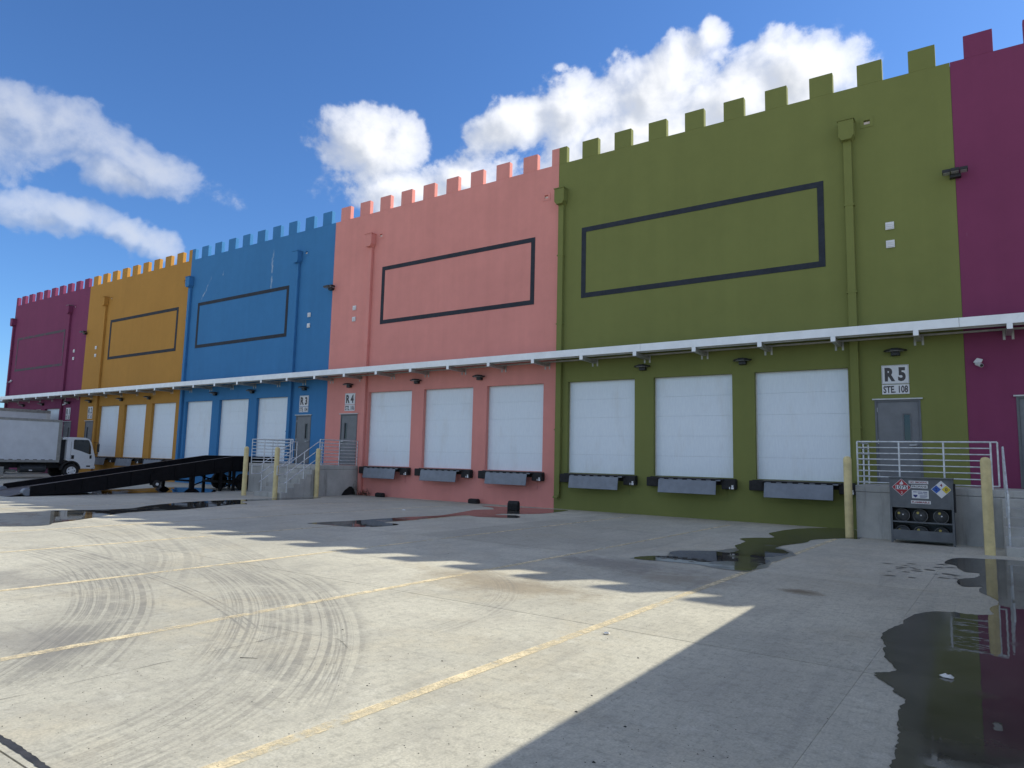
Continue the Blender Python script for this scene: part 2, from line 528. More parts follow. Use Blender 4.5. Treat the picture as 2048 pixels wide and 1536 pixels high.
M['navytx'] = simple('label_navy', (0.02, 0.03, 0.16), .5, var=.1)
M['boll'] = simple('bollard_cream', (0.66, 0.55, 0.27), .5, var=.12, scale=5, bmp=.08)
M['truckw'] = simple('truck_white', (0.66, 0.68, 0.70), .35, var=.04)
M['boxw'] = simple('cargo_box_white', (0.60, 0.63, 0.66), .55, var=.06, scale=2)
M['rail'] = simple('cargo_box_rail', (0.30, 0.30, 0.28), .5, metal=.2, var=.15)
M['chas'] = simple('chassis_black', (0.016, 0.016, 0.018), .7, var=.3)
M['tank'] = simple('tank_dark', (0.030, 0.034, 0.038), .5, var=.3)
M['ramp'] = simple('ramp_black_paint', (0.0045, 0.0045, 0.006), .6, var=.4, scale=4, spec=.2)
M['rampdeck'] = simple('ramp_steel_deck', (0.11, 0.098, 0.092), .6, metal=.3, var=.25, scale=5)
M['rampedge'] = simple('ramp_worn_edge', (0.12, 0.105, 0.095), .55, metal=.2, var=.3, scale=9)
M['roof'] = simple('roof_membrane', (0.55, 0.54, 0.51), .8)
M['scup'] = simple('scupper_sun_tone', (0.62, 0.52, 0.44), .5)  # warm pale colour painted in for sun shining through the hole
M['leaf'] = simple('weed_leaf', (0.030, 0.055, 0.015), .6, var=.45, scale=40)
M['stem'] = simple('weed_stem', (0.06, 0.07, 0.03), .7)
M['archpatch'] = simple('arch_patch_black', (0.008, 0.008, 0.008), .85, var=.5, scale=15)
M['grit'] = simple('black_grit', (0.03, 0.03, 0.03), .8, var=.6, scale=60)
M['paper'] = simple('crumpled_paper', (0.72, 0.72, 0.72), .7, var=.08)
M['cctv'] = simple('camera_white', (0.66, 0.67, 0.68), .4, var=.04)
M['led'] = simple('led_lens', (0.30, 0.31, 0.31), .3, var=.1)


# ------------------------------------------------------------------ mesh helper
class MB:
    def __init__(s):
        s.v, s.f = [], []

    def quad(s, *pts):
        n = len(s.v)
        s.v += [tuple(p) for p in pts]
        s.f.append(tuple(range(n, n + len(pts))))
        return s

    def box(s, x0, x1, y0, y1, z0, z1):
        n = len(s.v)
        s.v += [(x, y, z) for z in (z0, z1) for y in (y0, y1) for x in (x0, x1)]
        s.f += [tuple(n + i for i in q) for q in ((0, 2, 3, 1), (4, 5, 7, 6), (0, 1, 5, 4), (2, 6, 7, 3), (0, 4, 6, 2), (1, 3, 7, 5))]
        return s

    def prism(s, poly, axis, a, b_):
        """extrude a 2D polygon; axis 0: poly=(y,z), 1: poly=(x,z), 2: poly=(x,y)"""
        def mk(p, t):
            return ((t, p[0], p[1]), (p[0], t, p[1]), (p[0], p[1], t))[axis]
        n = len(s.v)
        k = len(poly)
        s.v += [mk(p, a) for p in poly] + [mk(p, b_) for p in poly]
        s.f.append(tuple(range(n, n + k)))
        s.f.append(tuple(range(n + 2 * k - 1, n + k - 1, -1)))
        for i in range(k):
            j = (i + 1) % k
            s.f.append((n + i, n + k + i, n + k + j, n + j))
        return s

    def cyl(s, p0, p1, r, n=10, r2=None, caps=True):
        p0, p1 = Vector(p0), Vector(p1)
        d = (p1 - p0).normalized()
        a = d.orthogonal().normalized()
        c = d.cross(a)
        r2 = r if r2 is None else r2
        k = len(s.v)
        for p, rr in ((p0, r), (p1, r2)):
            for i in range(n):
                t = 2 * math.pi * i / n
                s.v.append(tuple(p + a * (rr * math.cos(t)) + c * (rr * math.sin(t))))
        for i in range(n):
            j = (i + 1) % n
            s.f.append((k + i, k + j, k + n + j, k + n + i))
        if caps:
            s.f.append(tuple(range(k + n - 1, k - 1, -1)))
            s.f.append(tuple(range(k + n, k + 2 * n)))
        return s

    def tube(s, pts, r, n=8):
        for a, c in zip(pts[:-1], pts[1:]):
            s.cyl(a, c, r, n)
        return s

    def lathe(s, prof, n=16, axis='z', org=(0, 0, 0)):
        k = len(s.v)
        for (r, h) in prof:
            for i in range(n):
                t = 2 * math.pi * i / n
                q = (r * math.cos(t), r * math.sin(t), h)
                if axis == 'y':
                    q = (q[0], h, q[1])
                elif axis == 'x':
                    q = (h, q[0], q[1])
                s.v.append((q[0] + org[0], q[1] + org[1], q[2] + org[2]))
        for m_ in range(len(prof) - 1):
            for i in range(n):
                j = (i + 1) % n
                s.f.append((k + m_ * n + i, k + m_ * n + j, k + (m_ + 1) * n + j, k + (m_ + 1) * n + i))
        s.f.append(tuple(range(k + n - 1, k - 1, -1)))
        e = k + (len(prof) - 1) * n
        s.f.append(tuple(range(e, e + n)))
        return s

    def mesh(s, name, mat, smooth=0):
        me = bpy.data.meshes.new(name)
        me.from_pydata(s.v, [], s.f)
        me.materials.append(M[mat] if isinstance(mat, str) else mat)
        import bmesh
        bm = bmesh.new()
        bm.from_mesh(me)
        bmesh.ops.recalc_face_normals(bm, faces=bm.faces)
        bm.to_mesh(me)
        bm.free()
        if smooth:
            me.polygons.foreach_set('use_smooth', [True] * len(me.polygons))
            me.set_sharp_from_angle(angle=R(smooth))
        return me

    def build(s, name, mat, parent=None, smooth=0, bevel=0, loc=None):
        return place(name, s.mesh(name, mat, smooth), parent, bevel, loc)


def place(name, me, parent=None, bevel=0, loc=None):
    o = bpy.data.objects.new(name, me)
    COL.objects.link(o)
    if parent:
        o.parent = parent
    if loc:
        o.location = loc
    if bevel:
        md = o.modifiers.new('bevel', 'BEVEL')
        md.width = bevel
        md.segments = 2
        md.limit_method = 'ANGLE'
        md.angle_limit = R(40)
    return o


def tag(o, label=None, cat=None, group=None, kind=None):
    if label:
        o['label'] = label
    if cat:
        o['category'] = cat
    if group:
        o['group'] = group
    if kind:
        o['kind'] = kind
    return o


def thing(name, label, cat, loc=(0, 0, 0), rz=0, group=None):
    o = bpy.data.objects.new(name, None)
    o.empty_display_size = 0.2
    COL.objects.link(o)
    o.location = loc
    o.rotation_euler = (0, 0, rz)
    return tag(o, label, cat, group)


def text_mesh(name, s, w, h, mat, bold=0.02, depth=0.002):
    """flat lettering in the x-z plane, centred, fitted to w x h"""
    cu = bpy.data.curves.new(name, 'FONT')
    cu.body = s
    cu.size = 1.0
    cu.offset = bold
    cu.resolution_u = 3
    o = bpy.data.objects.new(name, cu)
    COL.objects.link(o)
    bpy.context.view_layer.update()
    me = bpy.data.meshes.new_from_object(o.evaluated_get(bpy.context.evaluated_depsgraph_get()))
    bpy.data.objects.remove(o)
    xs = [v.co.x for v in me.vertices]
    ys = [v.co.y for v in me.vertices]
    x0, x1, y0, y1 = min(xs), max(xs), min(ys), max(ys)
    for v in me.vertices:
        v.co = ((v.co.x - (x0 + x1) / 2) * w / (x1 - x0), -v.co.z, (v.co.y - (y0 + y1) / 2) * h / (y1 - y0))
    me.materials.clear()
    me.materials.append(M[mat])
    return me


def gpix(px, py):
    """photo pixel -> point on the flat yard"""
    d = FW * FPX + RT * (px - 1024) + UP * (768 - py)
    t = -CAM.z / d.z
    q = CAM + d * t
    return q.x, q.y


# ------------------------------------------------------------------ ground
ground = MB().quad((-700, -700, -.03), (700, -700, -.03), (700, 900, -.03), (-700, 900, -.03)).build('ground', 'yard')
tag(ground, 'pale concrete truck yard in front of the docks', 'yard', kind='structure')
SK = 0.030
PITCH = 4.53
gap = 0.0035
for i in range(-15, 3):
    for j in range(0, 9):
        y1 = -j * PITCH + (0.02 if j == 0 else 0)
        y0 = -(j + 1) * PITCH

        def jx(kk, yy):
            return 11.1 + kk * PITCH + SK * (yy + 9)
        xa, xb = i - 1, i
        gx_, gy_ = .0012, .0055
        P = [(jx(xa, y0) + gx_, y0 + gy_), (jx(xb, y0) - gx_, y0 + gy_), (jx(xb, y1) - gx_, y1 - gy_), (jx(xa, y1) + gx_, y1 - gy_)]
        MB().prism(P, 2, -.028, 0).build('concrete_slab', 'yard', ground)


def strip(pts, w, z, name, mat, parent, jag=0.0):
    mb = MB()
    n = len(pts)
    prev = None
    for i, p in enumerate(pts):
        a = Vector(pts[max(0, i - 1)])
        c = Vector(pts[min(n - 1, i + 1)])
        d = (c - a).normalized()
        nn = Vector((-d.y, d.x))
        ww = w / 2 * (1 + rnd.uniform(-jag, jag))
        l, r = Vector(p) + nn * ww, Vector(p) - nn * ww
        if prev:
            mb.quad((*prev[0], z), (*prev[1], z), (*r, z), (*l, z))
        prev = (tuple(l), tuple(r))
    return mb.build(name, mat, parent)


for (xa, ya, xb, yb) in ((8.44, -19.6, 9.08, -2.5), (5.56, -19.6, 6.25, -1.36), (2.62, -19.6, 3.20, -.97), (-.78, -19.6, .07, -.97),
                         (-3.75, -19.6, -2.95, -.9), (-6.7, -19.6, -5.95, -.9), (-9.6, -17, -8.95, -3.2)):
    k = 40
    strip([(xa + (xb - xa) * t / k, ya + (yb - ya) * t / k) for t in range(k + 1)], .105, .0035, 'painted_line', 'line', ground, .02)
# tar in the joint, cracks
strip([(4.2, -18.08)] + [(4.5 + .03 * t, -18.06 + .004 * math.sin(t * .21) + rnd.uniform(-.003, .003)) for t in range(190)], .036, .004, 'tar_joint', 'tar', ground, .22)
strip([(6.64 + .02 * (y + 16.5) + rnd.uniform(-.015, .015), y) for y in [-17.9 + .12 * t for t in range(20)]], .0035, .004, 'crack', 'tarworn', ground, .8)
strip([(6.2, -15.66), (6.4, -15.60), (6.66, -15.6), (6.9, -15.55), (7.12, -15.52), (7.22, -15.56), (7.4, -15.66)], .0035, .004, 'crack', 'tarworn', ground, .8)


# ------------------------------------------------------------------ puddles
def outline(pts, sub=6, amp=0.035, seed=1):
    r = random.Random(seed)
    P = [Vector(p) for p in pts]
    n = len(P)
    out = []
    w = (0, 0)
    for i in range(n):
        p0, p1, p2, p3 = P[i - 1], P[i], P[(i + 1) % n], P[(i + 2) % n]
        for k in range(sub):
            t = k / sub
            q = .5 * ((2 * p1) + (p2 - p0) * t + (2 * p0 - 5 * p1 + 4 * p2 - p3) * t * t + (3 * p1 - p0 - 3 * p2 + p3) * t ** 3)
            w = (w[0] * .55 + r.gauss(0, amp), w[1] * .55 + r.gauss(0, amp * .7))
            out.append((q.x + w[0], q.y + w[1]))
    return out


def poly_mesh(name, pts, z, mat):
    from mathutils.geometry import tessellate_polygon
    vs = [Vector((x, y, z)) for x, y in pts]
    tr = tessellate_polygon([vs])
    me = bpy.data.meshes.new(name)
    fs = []
    for t in tr:
        a, c, d = (vs[i] for i in t)
        fs.append(tuple(t) if (c - a).cross(d - a).z > 0 else tuple(reversed(t)))
    me.from_pydata([tuple(v) for v in vs], [], fs)
    me.materials.append(M[mat])
    return me


PUD = {
    'right': ([(1912, 1117), (1965, 1118), (2060, 1124), (2200, 1150), (2500, 1300), (2300, 1500), (2150, 1700), (1900, 1680), (1782, 1600), (1784, 1536), (1790, 1505),
               (1783, 1490), (1800, 1478), (1795, 1452), (1795, 1422), (1812, 1402), (1796, 1391), (1772, 1368), (1748, 1347), (1790, 1343), (1777, 1320),
               (1766, 1296), (1764, 1280), (1772, 1262), (1803, 1250), (1812, 1236), (1850, 1225), (1900, 1224), (1938, 1229), (1985, 1230), (1978, 1220), (1998, 1206), (1985, 1196),
               (1960, 1185), (1963, 1174), (1925, 1173), (1915, 1160), (1950, 1156), (1958, 1147), (1930, 1144), (1912, 1132), (1890, 1126)], 'dark shallow puddle spread beside the propane cage bollard', .012),
    'olive': ([(1690, 1056), (1640, 1056), (1590, 1058), (1548, 1064), (1536, 1068), (1548, 1075), (1500, 1076), (1480, 1078), (1490, 1084), (1470, 1092), (1476, 1100), (1460, 1106), (1430, 1103),
               (1395, 1102), (1350, 1103), (1338, 1108), (1345, 1112), (1300, 1112), (1268, 1115), (1262, 1117), (1300, 1121), (1340, 1124), (1400, 1130), (1450, 1138),
               (1485, 1142), (1505, 1140), (1520, 1132), (1540, 1124), (1530, 1116), (1560, 1112), (1578, 1107), (1565, 1100), (1552, 1097), (1570, 1091), (1610, 1086), (1628, 1080), (1660, 1078), (1690, 1077), (1720, 1078), (1725, 1066)],
              'puddle at the foot of the olive wall beside a yellow line', .015),
    'pink': ([(1136, 1021), (1110, 1019), (1060, 1016), (1010, 1014), (965, 1012), (985, 1016), (985, 1019), (950, 1020), (920, 1025), (880, 1031), (820, 1034), (770, 1037), (700, 1042),
              (640, 1045), (613, 1047), (640, 1049), (690, 1053), (740, 1054), (790, 1051), (795, 1048), (770, 1045), (830, 1040), (880, 1035), (930, 1031), (960, 1034), (1020, 1036), (1040, 1035),
              (1030, 1031), (990, 1030), (1010, 1028), (1070, 1028), (1110, 1025)], 'thin puddle running out from the salmon pink wall', .012),
    'long': ([(640, 995), (560, 996), (500, 999), (440, 1001), (380, 1004), (310, 1010), (260, 1017), (190, 1020), (130, 1021), (60, 1024), (-60, 1030), (-160, 1042), (-60, 1051), (30, 1053), (90, 1051), (110, 1046), (150, 1041), (190, 1035), (240, 1027),
              (300, 1022), (330, 1021), (370, 1019), (420, 1014), (470, 1009), (495, 1008), (485, 1003), (560, 1000), (620, 998)], 'long dark puddle between the concrete stair and the black ramp', .012),
    'ramp': ([(170, 984), (200, 980), (270, 978), (330, 975), (400, 976), (430, 981), (420, 985), (350, 985), (280, 986), (210, 989)], 'shallow puddle under the black steel ramp', .015),
}
for k_, (pts, lab, amp) in PUD.items():
    amp *= .7
    g = [gpix(*q) for q in pts]
    me = poly_mesh('puddle', outline(g, 6, amp, len(pts)), .0055, 'puddle')
    tag(place('puddle', me), lab, 'puddle', kind='structure')
# damp islands
damp_px = [[(1345, 1112), (1335, 1106), (1360, 1101), (1430, 1101), (1490, 1095), (1545, 1093), (1590, 1108), (1560, 1118), (1535, 1130), (1510, 1142), (1480, 1143), (1400, 1131)]]
for q in damp_px:
    me = poly_mesh('damp_patch', outline([gpix(*p) for p in q], 5, .02, 5), .0045, 'damp')
    tag(place('damp_patch', me, ground), kind=None)
r_ = random.Random(3)
for i in range(26):
    cx, cy = gpix(r_.uniform(1770, 1945), r_.uniform(1125, 1160))
    rr = r_.uniform(.02, .07)
    pts = [(cx + rr * 1.6 * math.cos(t) * r_.uniform(.6, 1.2), cy + rr * math.sin(t) * r_.uniform(.6, 1.2)) for t in [k * .7 for k in range(9)]]
    place('wet_spot', poly_mesh('wet_spot', pts, .004, 'damp'), ground)

# ------------------------------------------------------------------ warehouse bays
MW = .6096
BW = 19 * MW
ZC = 19.623 * MW
ZM = ZC + MW
TH = .19
DOCK = 1.2
DD = ((.48, 2.90), (3.53, 5.95), (6.58, 9.00))
DTOP = 4.22
MAN = (9.60, 10.62, 3.33)
BAYS = [  # name, colour, X of u=0, sign, unit text, suite
    ('R1', 'plum', -4 * BW, 1, 'R1', 'STE. 100'), ('R2', 'ochre', -2 * BW, -1, 'R2', 'STE. 102'), ('R3', 'blue', -2 * BW, 1, 'R3', 'STE. 104'),
    ('R4', 'pink', 0, -1, 'R4', 'STE. 106'), ('R5', 'olive', 0, 1, 'R5', 'STE. 108'), ('R6', 'plum', 2 * BW, -1, 'R6', 'STE. 110')]
CN = {'R1': 'plum bay beside ochre', 'R2': 'ochre bay', 'R3': 'blue bay', 'R4': 'pink bay', 'R5': 'olive bay', 'R6': 'plum bay beside olive'}
BL = {'R1': 'dark plum stucco warehouse bay with painted-over sign outline, behind the trucks', 'R2': 'ochre yellow stucco warehouse bay with crenellated parapet',
      'R3': 'blue stucco warehouse bay with crenellated parapet and black ramp at its dock', 'R4': 'salmon pink stucco warehouse bay with three white dock doors',
      'R5': 'olive green stucco warehouse bay with three white dock doors', 'R6': 'plum stucco warehouse bay beside the olive green one'}


def wall_holes(x0, x1, z0, z1, holes, th):
    mb = MB()
    xs = sorted({x0, x1, *[h[0] for h in holes], *[h[1] for h in holes]})
    zs = sorted({z0, z1, *[h[2] for h in holes], *[h[3] for h in holes]})

    def inh(x, z):
        return any(h[0] < x < h[1] and h[2] < z < h[3] for h in holes)
    for xa, xb in zip(xs[:-1], xs[1:]):
        for za, zb in zip(zs[:-1], zs[1:]):
            if inh((xa + xb) / 2, (za + zb) / 2):
                continue
            mb.quad((xa, 0, za), (xb, 0, za), (xb, 0, zb), (xa, 0, zb))
            mb.quad((xa, th, za), (xa, th, zb), (xb, th, zb), (xb, th, za))
    for h in holes:
        a, c, d, e = h[:4]
        mb.quad((a, 0, d), (a, th, d), (a, th, e), (a, 0, e)).quad((c, 0, d), (c, 0, e), (c, th, e), (c, th, d))
        mb.quad((a, 0, d), (c, 0, d), (c, th, d), (a, th, d)).quad((a, 0, e), (a, th, e), (c, th, e), (c, 0, e))
    mb.quad((x0, 0, z0), (x0, 0, z1), (x0, th, z1), (x0, th, z0)).quad((x1, 0, z0), (x1, th, z0), (x1, th, z1), (x1, 0, z1))
    mb.quad((x0, 0, z1), (x1, 0, z1), (x1, th, z1), (x0, th, z1))
    return mb


mer_mesh, mer_half = {}, {}
panel_me = MB().box(-1.195, 1.195, 0, .045, .001, .603).mesh('door_panel', 'door')
for bi, (nm, colr, X0, sg, un, ste) in enumerate(BAYS):
    xa, xb = (X0, X0 + BW) if sg > 0 else (X0 - BW, X0)
    xa, xb = xa + .003, xb - .003
    base = Vector(((xa + xb) / 2, 0, 0))
    root = thing('warehouse_bay', BL[nm], 'building', base)

    def U(u):
        return X0 + sg * u - base.x

    def rng(u0, u1):
        a, c = U(u0), U(u1)
        return min(a, c), max(a, c)
    lx0, lx1 = xa - base.x, xb - base.x
    doors = [rng(*d) for d in DD]
    man = rng(MAN[0], MAN[1])
    # rainwater heads: u centre; the scupper overflow sits to their right
    spouts = [U(9.17) + (0 if sg > 0 else -.02)]
    if sg > 0:
        spouts.append(U(.17))
    scups = []
    if nm in ('R1', 'R3', 'R5', 'R2', 'R4'):
        scups.append(U(9.17) + .48)
    if nm in ('R2', 'R4'):
        scups.append(U(.50))
    holes = [(d[0], d[1], DOCK, DTOP) for d in doors] + [(man[0], man[1], DOCK, MAN[2])] + [(s_ - .075, s_ + .075, 10.82, 10.94) for s_ in scups]
    wall_holes(lx0, lx1, -.3, ZC, holes, TH).build('wall', colr, root)
    MB().box(lx1 - .02, lx1 + .02, TH + .0005, TH + .03, -.3, ZC - .02).build('expansion_joint', 'greydk', root)
    # merlons: 9 whole ones and one half at the u = 0 end
    if colr not in mer_mesh:
        mer_mesh[colr] = MB().box(-MW / 2, MW / 2, 0, TH, 0, MW).mesh('merlon', colr)
        mer_half[colr] = MB().box(-MW / 4, MW / 4, 0, TH, 0, MW).mesh('merlon', colr)
    for k in range(1, 10):
        xm = U(2 * k * MW)
        if lx0 < xm < lx1 - .2:
            place('merlon', mer_mesh[colr], root, .012, (xm, 0, ZC + .0005))
    if lx0 < U(MW / 4) < lx1:
        place('merlon', mer_half[colr], root, .012, (U(MW / 4), 0, ZC + .0005))
    # roof and hidden body
    MB().box(lx0, lx1, TH + .002, 34, 10.4, 10.7).build('roof', 'roof', root)
    if nm == 'R6':
        MB().box(lx1 - .25, lx1, TH + .002, 33.99, -.3, ZC).build('side_wall', colr, root)
    if nm == 'R1':
        MB().box(lx0, lx0 + .25, TH + .002, 34, -.3, ZC).build('side_wall', colr, root)
    MB().box(lx0, lx1, 34.002, 34.25, -.3, 11.2).build('rear_wall', colr, root)
    MB().box(lx0, lx1, 1.2, 1.3, -.3, 10.39).build('inner_wall', 'greydk', root)
    # sign outline: four raised bands
    if nm != 'R6':
        s0, s1 = rng(.94, 8.53)
        bm_ = 'faded' if nm == 'R1' else 'navy'
        bwid = .165
        yb = -.012
        MB().box(s0, s1, yb, -.0005, 9.48 - bwid, 9.48).build('sign_band', bm_, root)
        MB().box(s0, s1, yb, -.0005, 7.04, 7.04 + bwid).build('sign_band', bm_, root)
        MB().box(s0, s0 + bwid, yb, -.0005, 7.04 + bwid + .001, 9.48 - bwid - .001).build('sign_band', bm_, root)
        MB().box(s1 - bwid, s1, yb, -.0005, 7.04 + bwid + .001, 9.48 - bwid - .001).build('sign_band', bm_, root)
    # downspouts
    for si, sx in enumerate(spouts):
        zb = .45 if si else (1.22 if nm in ('R5', 'R3', 'R1') else .02)
        zb = .45 if (si and nm != 'R1') else zb
        pp = MB().box(sx - .10, sx + .10, -.13, -.004, zb, 10.42).build('downspout', colr, root, bevel=.012)
        hd = MB()
        hd.prism([(sx - .19, 10.52), (sx - .115, 10.41), (sx + .115, 10.41), (sx + .19, 10.52), (sx + .19, 10.96), (sx - .19, 10.96)], 1, -.27, -.004)
        hd.build('conductor_head', colr, pp, bevel=.01)
        MB().box(sx - .21, sx + .21, -.29, -.004, 10.962, 10.985).build('head_rim', 'greydk' if colr in ('plum',) else colr, pp)
        if zb == .45:
            MB().prism([(-.13, .449), (-.004, .449), (-.004, .36), (-.22, .36), (-.22, .40)], 0, sx - .085, sx + .085).build('spout_shoe', colr, pp)
        for zz in (2.6, 6.2, 8.6):
            MB().box(sx - .125, sx + .125, -.137, -.003, zz, zz + .04).build('pipe_strap', colr, pp)
    # overflow scupper flanges
    for s_ in scups:
        f = MB()
        f.box(s_ - .16, s_ - .0755, -.012, -.001, 10.74, 11.02).box(s_ + .0755, s_ + .16, -.012, -.001, 10.74, 11.02)
        f.box(s_ - .075, s_ + .075, -.012, -.001, 10.9405, 11.02).box(s_ - .075, s_ + .075, -.012, -.001, 10.74, 10.8195)
        fo = f.build('overflow_scupper', colr, root)
        MB().box(s_ - .0745, s_ + .0745, .02, .10, 10.8205, 10.9).build('scupper_sun_plug', 'scup', fo)  # plug added in the opening, its colour imitates sunlight coming through
    # wall vents
    if nm != 'R6':
        for zz in (7.90, 7.41):
            v = MB().box(U(10.1) - .10, U(10.1) + .10, -.035, -.001, zz - .10, zz + .10).build('wall_vent', 'signw', root, bevel=.01)
            for q in range(3):
                MB().box(U(10.1) - .075, U(10.1) + .075, -.05, -.0352, zz - .07 + q * .05, zz - .045 + q * .05).build('vent_louvre', 'signw', v)
    # dock doors
    for di, (a, c) in enumerate(doors):
        f = MB()
        f.box(a, a + .035, .145, .186, DOCK, DTOP).box(c - .035, c, .145, .186, DOCK, DTOP).box(a + .036, c - .036, .145, .186, DTOP - .03, DTOP)
        fo = f.build('dock_door', 'seal', root)
        for q in range(5):
            place('door_panel', panel_me, fo, .003, ((a + c) / 2, .16, DOCK + .004 + q * .604))
        # leveller
        cx = (a + c) / 2
        lv = MB()
        lv.box(cx - 1.0, cx + 1.0, -.34, .14, 1.135, 1.170)
        lv.box(cx - 1.30, cx + 1.30, -.03, -.001, 1.00, 1.185)
        lo = lv.build('dock_leveller', 'chas', root)
        MB().box(cx - .93, cx + .84, -.385, -.05, 1.1705, 1.185).build('platform_plate', 'rampdeck', lo)
        tl = MB().prism([(-.345, 1.12), (-.37, 1.12), (-.435, .73), (-.41, .725)], 0, cx - .90, cx + .83)
        tl.build('lip_plate', 'lip', lo, bevel=.006)
        hg = MB()
        for q in range(7):
            hx = cx - .86 + q * .28
            hg.cyl((hx, -.36, 1.128), (hx + .13, -.36, 1.128), .018, 8)
        tag(hg.build('hinge_row', 'lip', lo), kind='stuff')
        for s_ in (-1, 1):
            bb = MB()
            ex = cx + s_ * 1.14
            bb.box(ex - .20, ex + .20, -.24, -.031, .89, 1.165)
            bo = bb.build('dock_bumper', 'rubber', lo, bevel=.02)
            if s_ > 0:
                k = MB()
                k.box(ex + .02, ex + .045, -.2435, -.2405, .90, .96).box(ex + .075, ex + .15, -.2435, -.2405, .90, .955).box(ex + .085, ex + .14, -.2435, -.2405, .965, 1.01)
                k.build('sticker', 'signw', bo)
        pc = MB().box(cx - 1.05, cx + 1.05, -.010, -.002, .585, .60).box(cx - 1.05, cx - 1.035, -.010, -.002, .601, .885).box(cx + 1.035, cx + 1.05, -.010, -.002, .601, .885)
        pc.build('pit_curb_angle', colr, lo)
    # man door
    a, c = man
    hs = -1 if sg > 0 else 1     # hinge side in x
    fr = MB().box(a, a + .05, -.012, .12, DOCK, MAN[2]).box(c - .05, c, -.012, .12, DOCK, MAN[2]).box(a + .051, c - .051, -.012, .12, MAN[2] - .05, MAN[2])
    fro = fr.build('door_frame', 'greydk', root)
    lf = wall_holes(a + .054, c - .054, DOCK + .012, MAN[2] - .053, [], .044)
    gx = (a + c) / 2 - hs * .20
    lf = wall_holes(a + .054, c - .054, DOCK + .012, MAN[2] - .053, [(gx - .065, gx + .065, 2.30, 2.95)], .044)
    leaf = lf.build('door_leaf', 'grey', root, loc=(0, .012, 0))
    MB().box(gx - .064, gx + .064, .030, .036, 2.301, 2.949).build('vision_glass', 'glass', leaf)
    vb = MB()
    vb.box(gx - .09, gx - .066, -.012, -.001, 2.27, 2.98).box(gx + .066, gx + .09, -.012, -.001, 2.27, 2.98).box(gx - .0655, gx + .0655, -.012, -.001, 2.951, 2.98).box(gx - .0655, gx + .0655, -.012, -.001, 2.27, 2.299)
    vb.build('vision_frame', 'greydk', leaf)
    hx = (a + .13) if hs > 0 else (c - .13)
    hd = MB().cyl((hx, 0, 2.18), (hx, -.055, 2.18), .028, 10).box(hx - .012 + (0 if hs < 0 else -.0), hx + .012, -.075, -.05, 2.168, 2.192)
    hd.box(*((hx - .14, hx + .012) if hs < 0 else (hx - .012, hx + .14)), -.075, -.055, 2.166, 2.194)
    hd.build('lever_handle', 'cap', leaf)
    for zz in (1.42, 2.26, 3.08):
        hh = (a + .052) if hs < 0 else (c - .052)
        MB().cyl((hh, -.006, zz - .055), (hh, -.006, zz + .055), .012, 8).build('hinge', 'cap', leaf)
    MB().box(a - .05, c + .05, -.055, -.001, MAN[2] + .002, MAN[2] + .035).build('drip_cap', 'cap', root)
    # signs over the man door: separate boards
    ux = X0 + sg * 10.09
    t1 = thing('unit_sign', 'white sign lettered %s over the grey door, %s' % (un, CN[nm]), 'sign', (ux, 0, 3.735))
    MB().box(-.305, .305, -.022, -.002, 0, .485).build('sign_board', 'signw', t1, bevel=.004)
    eb = MB()
    for (p, q, r2, s2) in ((-.292, .292, .468, .473), (-.292, .292, .012, .017), (-.292, -.287, .018, .467), (.287, .292, .018, .467)):
        eb.box(p, q, -.0235, -.0225, r2, s2)
    eb.build('sign_border', 'signt', t1)
    place('sign_lettering', text_mesh('sign_lettering', un[0] + ' ' + un[1], .47, .36, 'signt', .05), t1, 0, (0, -.0235, .2425))
    t2 = thing('suite_sign', 'white sign lettered %s under the unit number, %s' % (ste, CN[nm]), 'sign', (ux, 0, 3.470))
    MB().box(-.305, .305, -.022, -.002, 0, .25).build('sign_board', 'signw', t2, bevel=.02)
    place('sign_lettering', text_mesh('sign_lettering', ste, .55, .185, 'signt', .030), t2, 0, (0, -.0235, .125))

# ------------------------------------------------------------------ wall lamps
def lamp_parts(root, w=.27):
    hd = MB()
    hd.prism([(-w, -.10), (-w * .75, -.26), (-.10, -.34), (.10, -.34), (w * .75, -.26), (w, -.10), (w * .6, -.03), (-w * .6, -.03)], 2, .035, .075)
    hd.prism([(-w * .6, -.12), (-.08, -.28), (.08, -.28), (w * .6, -.12), (w * .4, -.04), (-w * .4, -.04)], 2, .0755, .105)
    hd.build('lamp_head', 'black', root, bevel=.012)
    MB().prism([(-w * .72, -.14), (-.10, -.31), (.10, -.31), (w * .72, -.14)], 2, .027, .0345).build('lens', 'led', root)
    MB().box(-.10, .10, -.14, -.001, -.07, .026).build('junction_box', 'black', root, bevel=.012)


for (nm, colr, X0, sg, un, ste) in BAYS:
    if nm == 'R6':
        continue
    for u, wh in ((3.20, 'between the two dock doors farther from the grey door'), (6.28, 'between the two dock doors nearer the grey door'), (10.12, 'above the unit sign')):
        t = thing('wall_lamp', 'black lamp %s, %s' % (wh, CN[nm]), 'lamp', (X0 + sg * u, 0, 4.52), 0, 'black lamps under the canopy')
        lamp_parts(t)
for k, wh in ((1, 'olive and plum'), (-1, 'blue and pink'), (-3, 'far plum and ochre')):
    t = thing('flood_lamp', 'black floodlight high on the seam between the %s bays' % wh, 'lamp', (k * BW, 0, 8.93), 0, 'floodlights high on the facade')
    hd = MB().box(-.27, -.095, -.32, -.10, .02, .10).box(-.09, .09, -.34, -.10, .02, .10).box(.095, .27, -.32, -.10, .02, .10)
    hd.build('lamp_head', 'black', t, bevel=.012)
    MB().box(-.25, -.11, -.30, -.12, .012, .0195).box(-.08, .08, -.32, -.12, .012, .0195).box(.11, .25, -.30, -.12, .012, .0195).build('lens', 'led', t)
    MB().box(-.12, .12, -.16, -.001, -.08, .012).build('junction_box', 'black', t, bevel=.01)


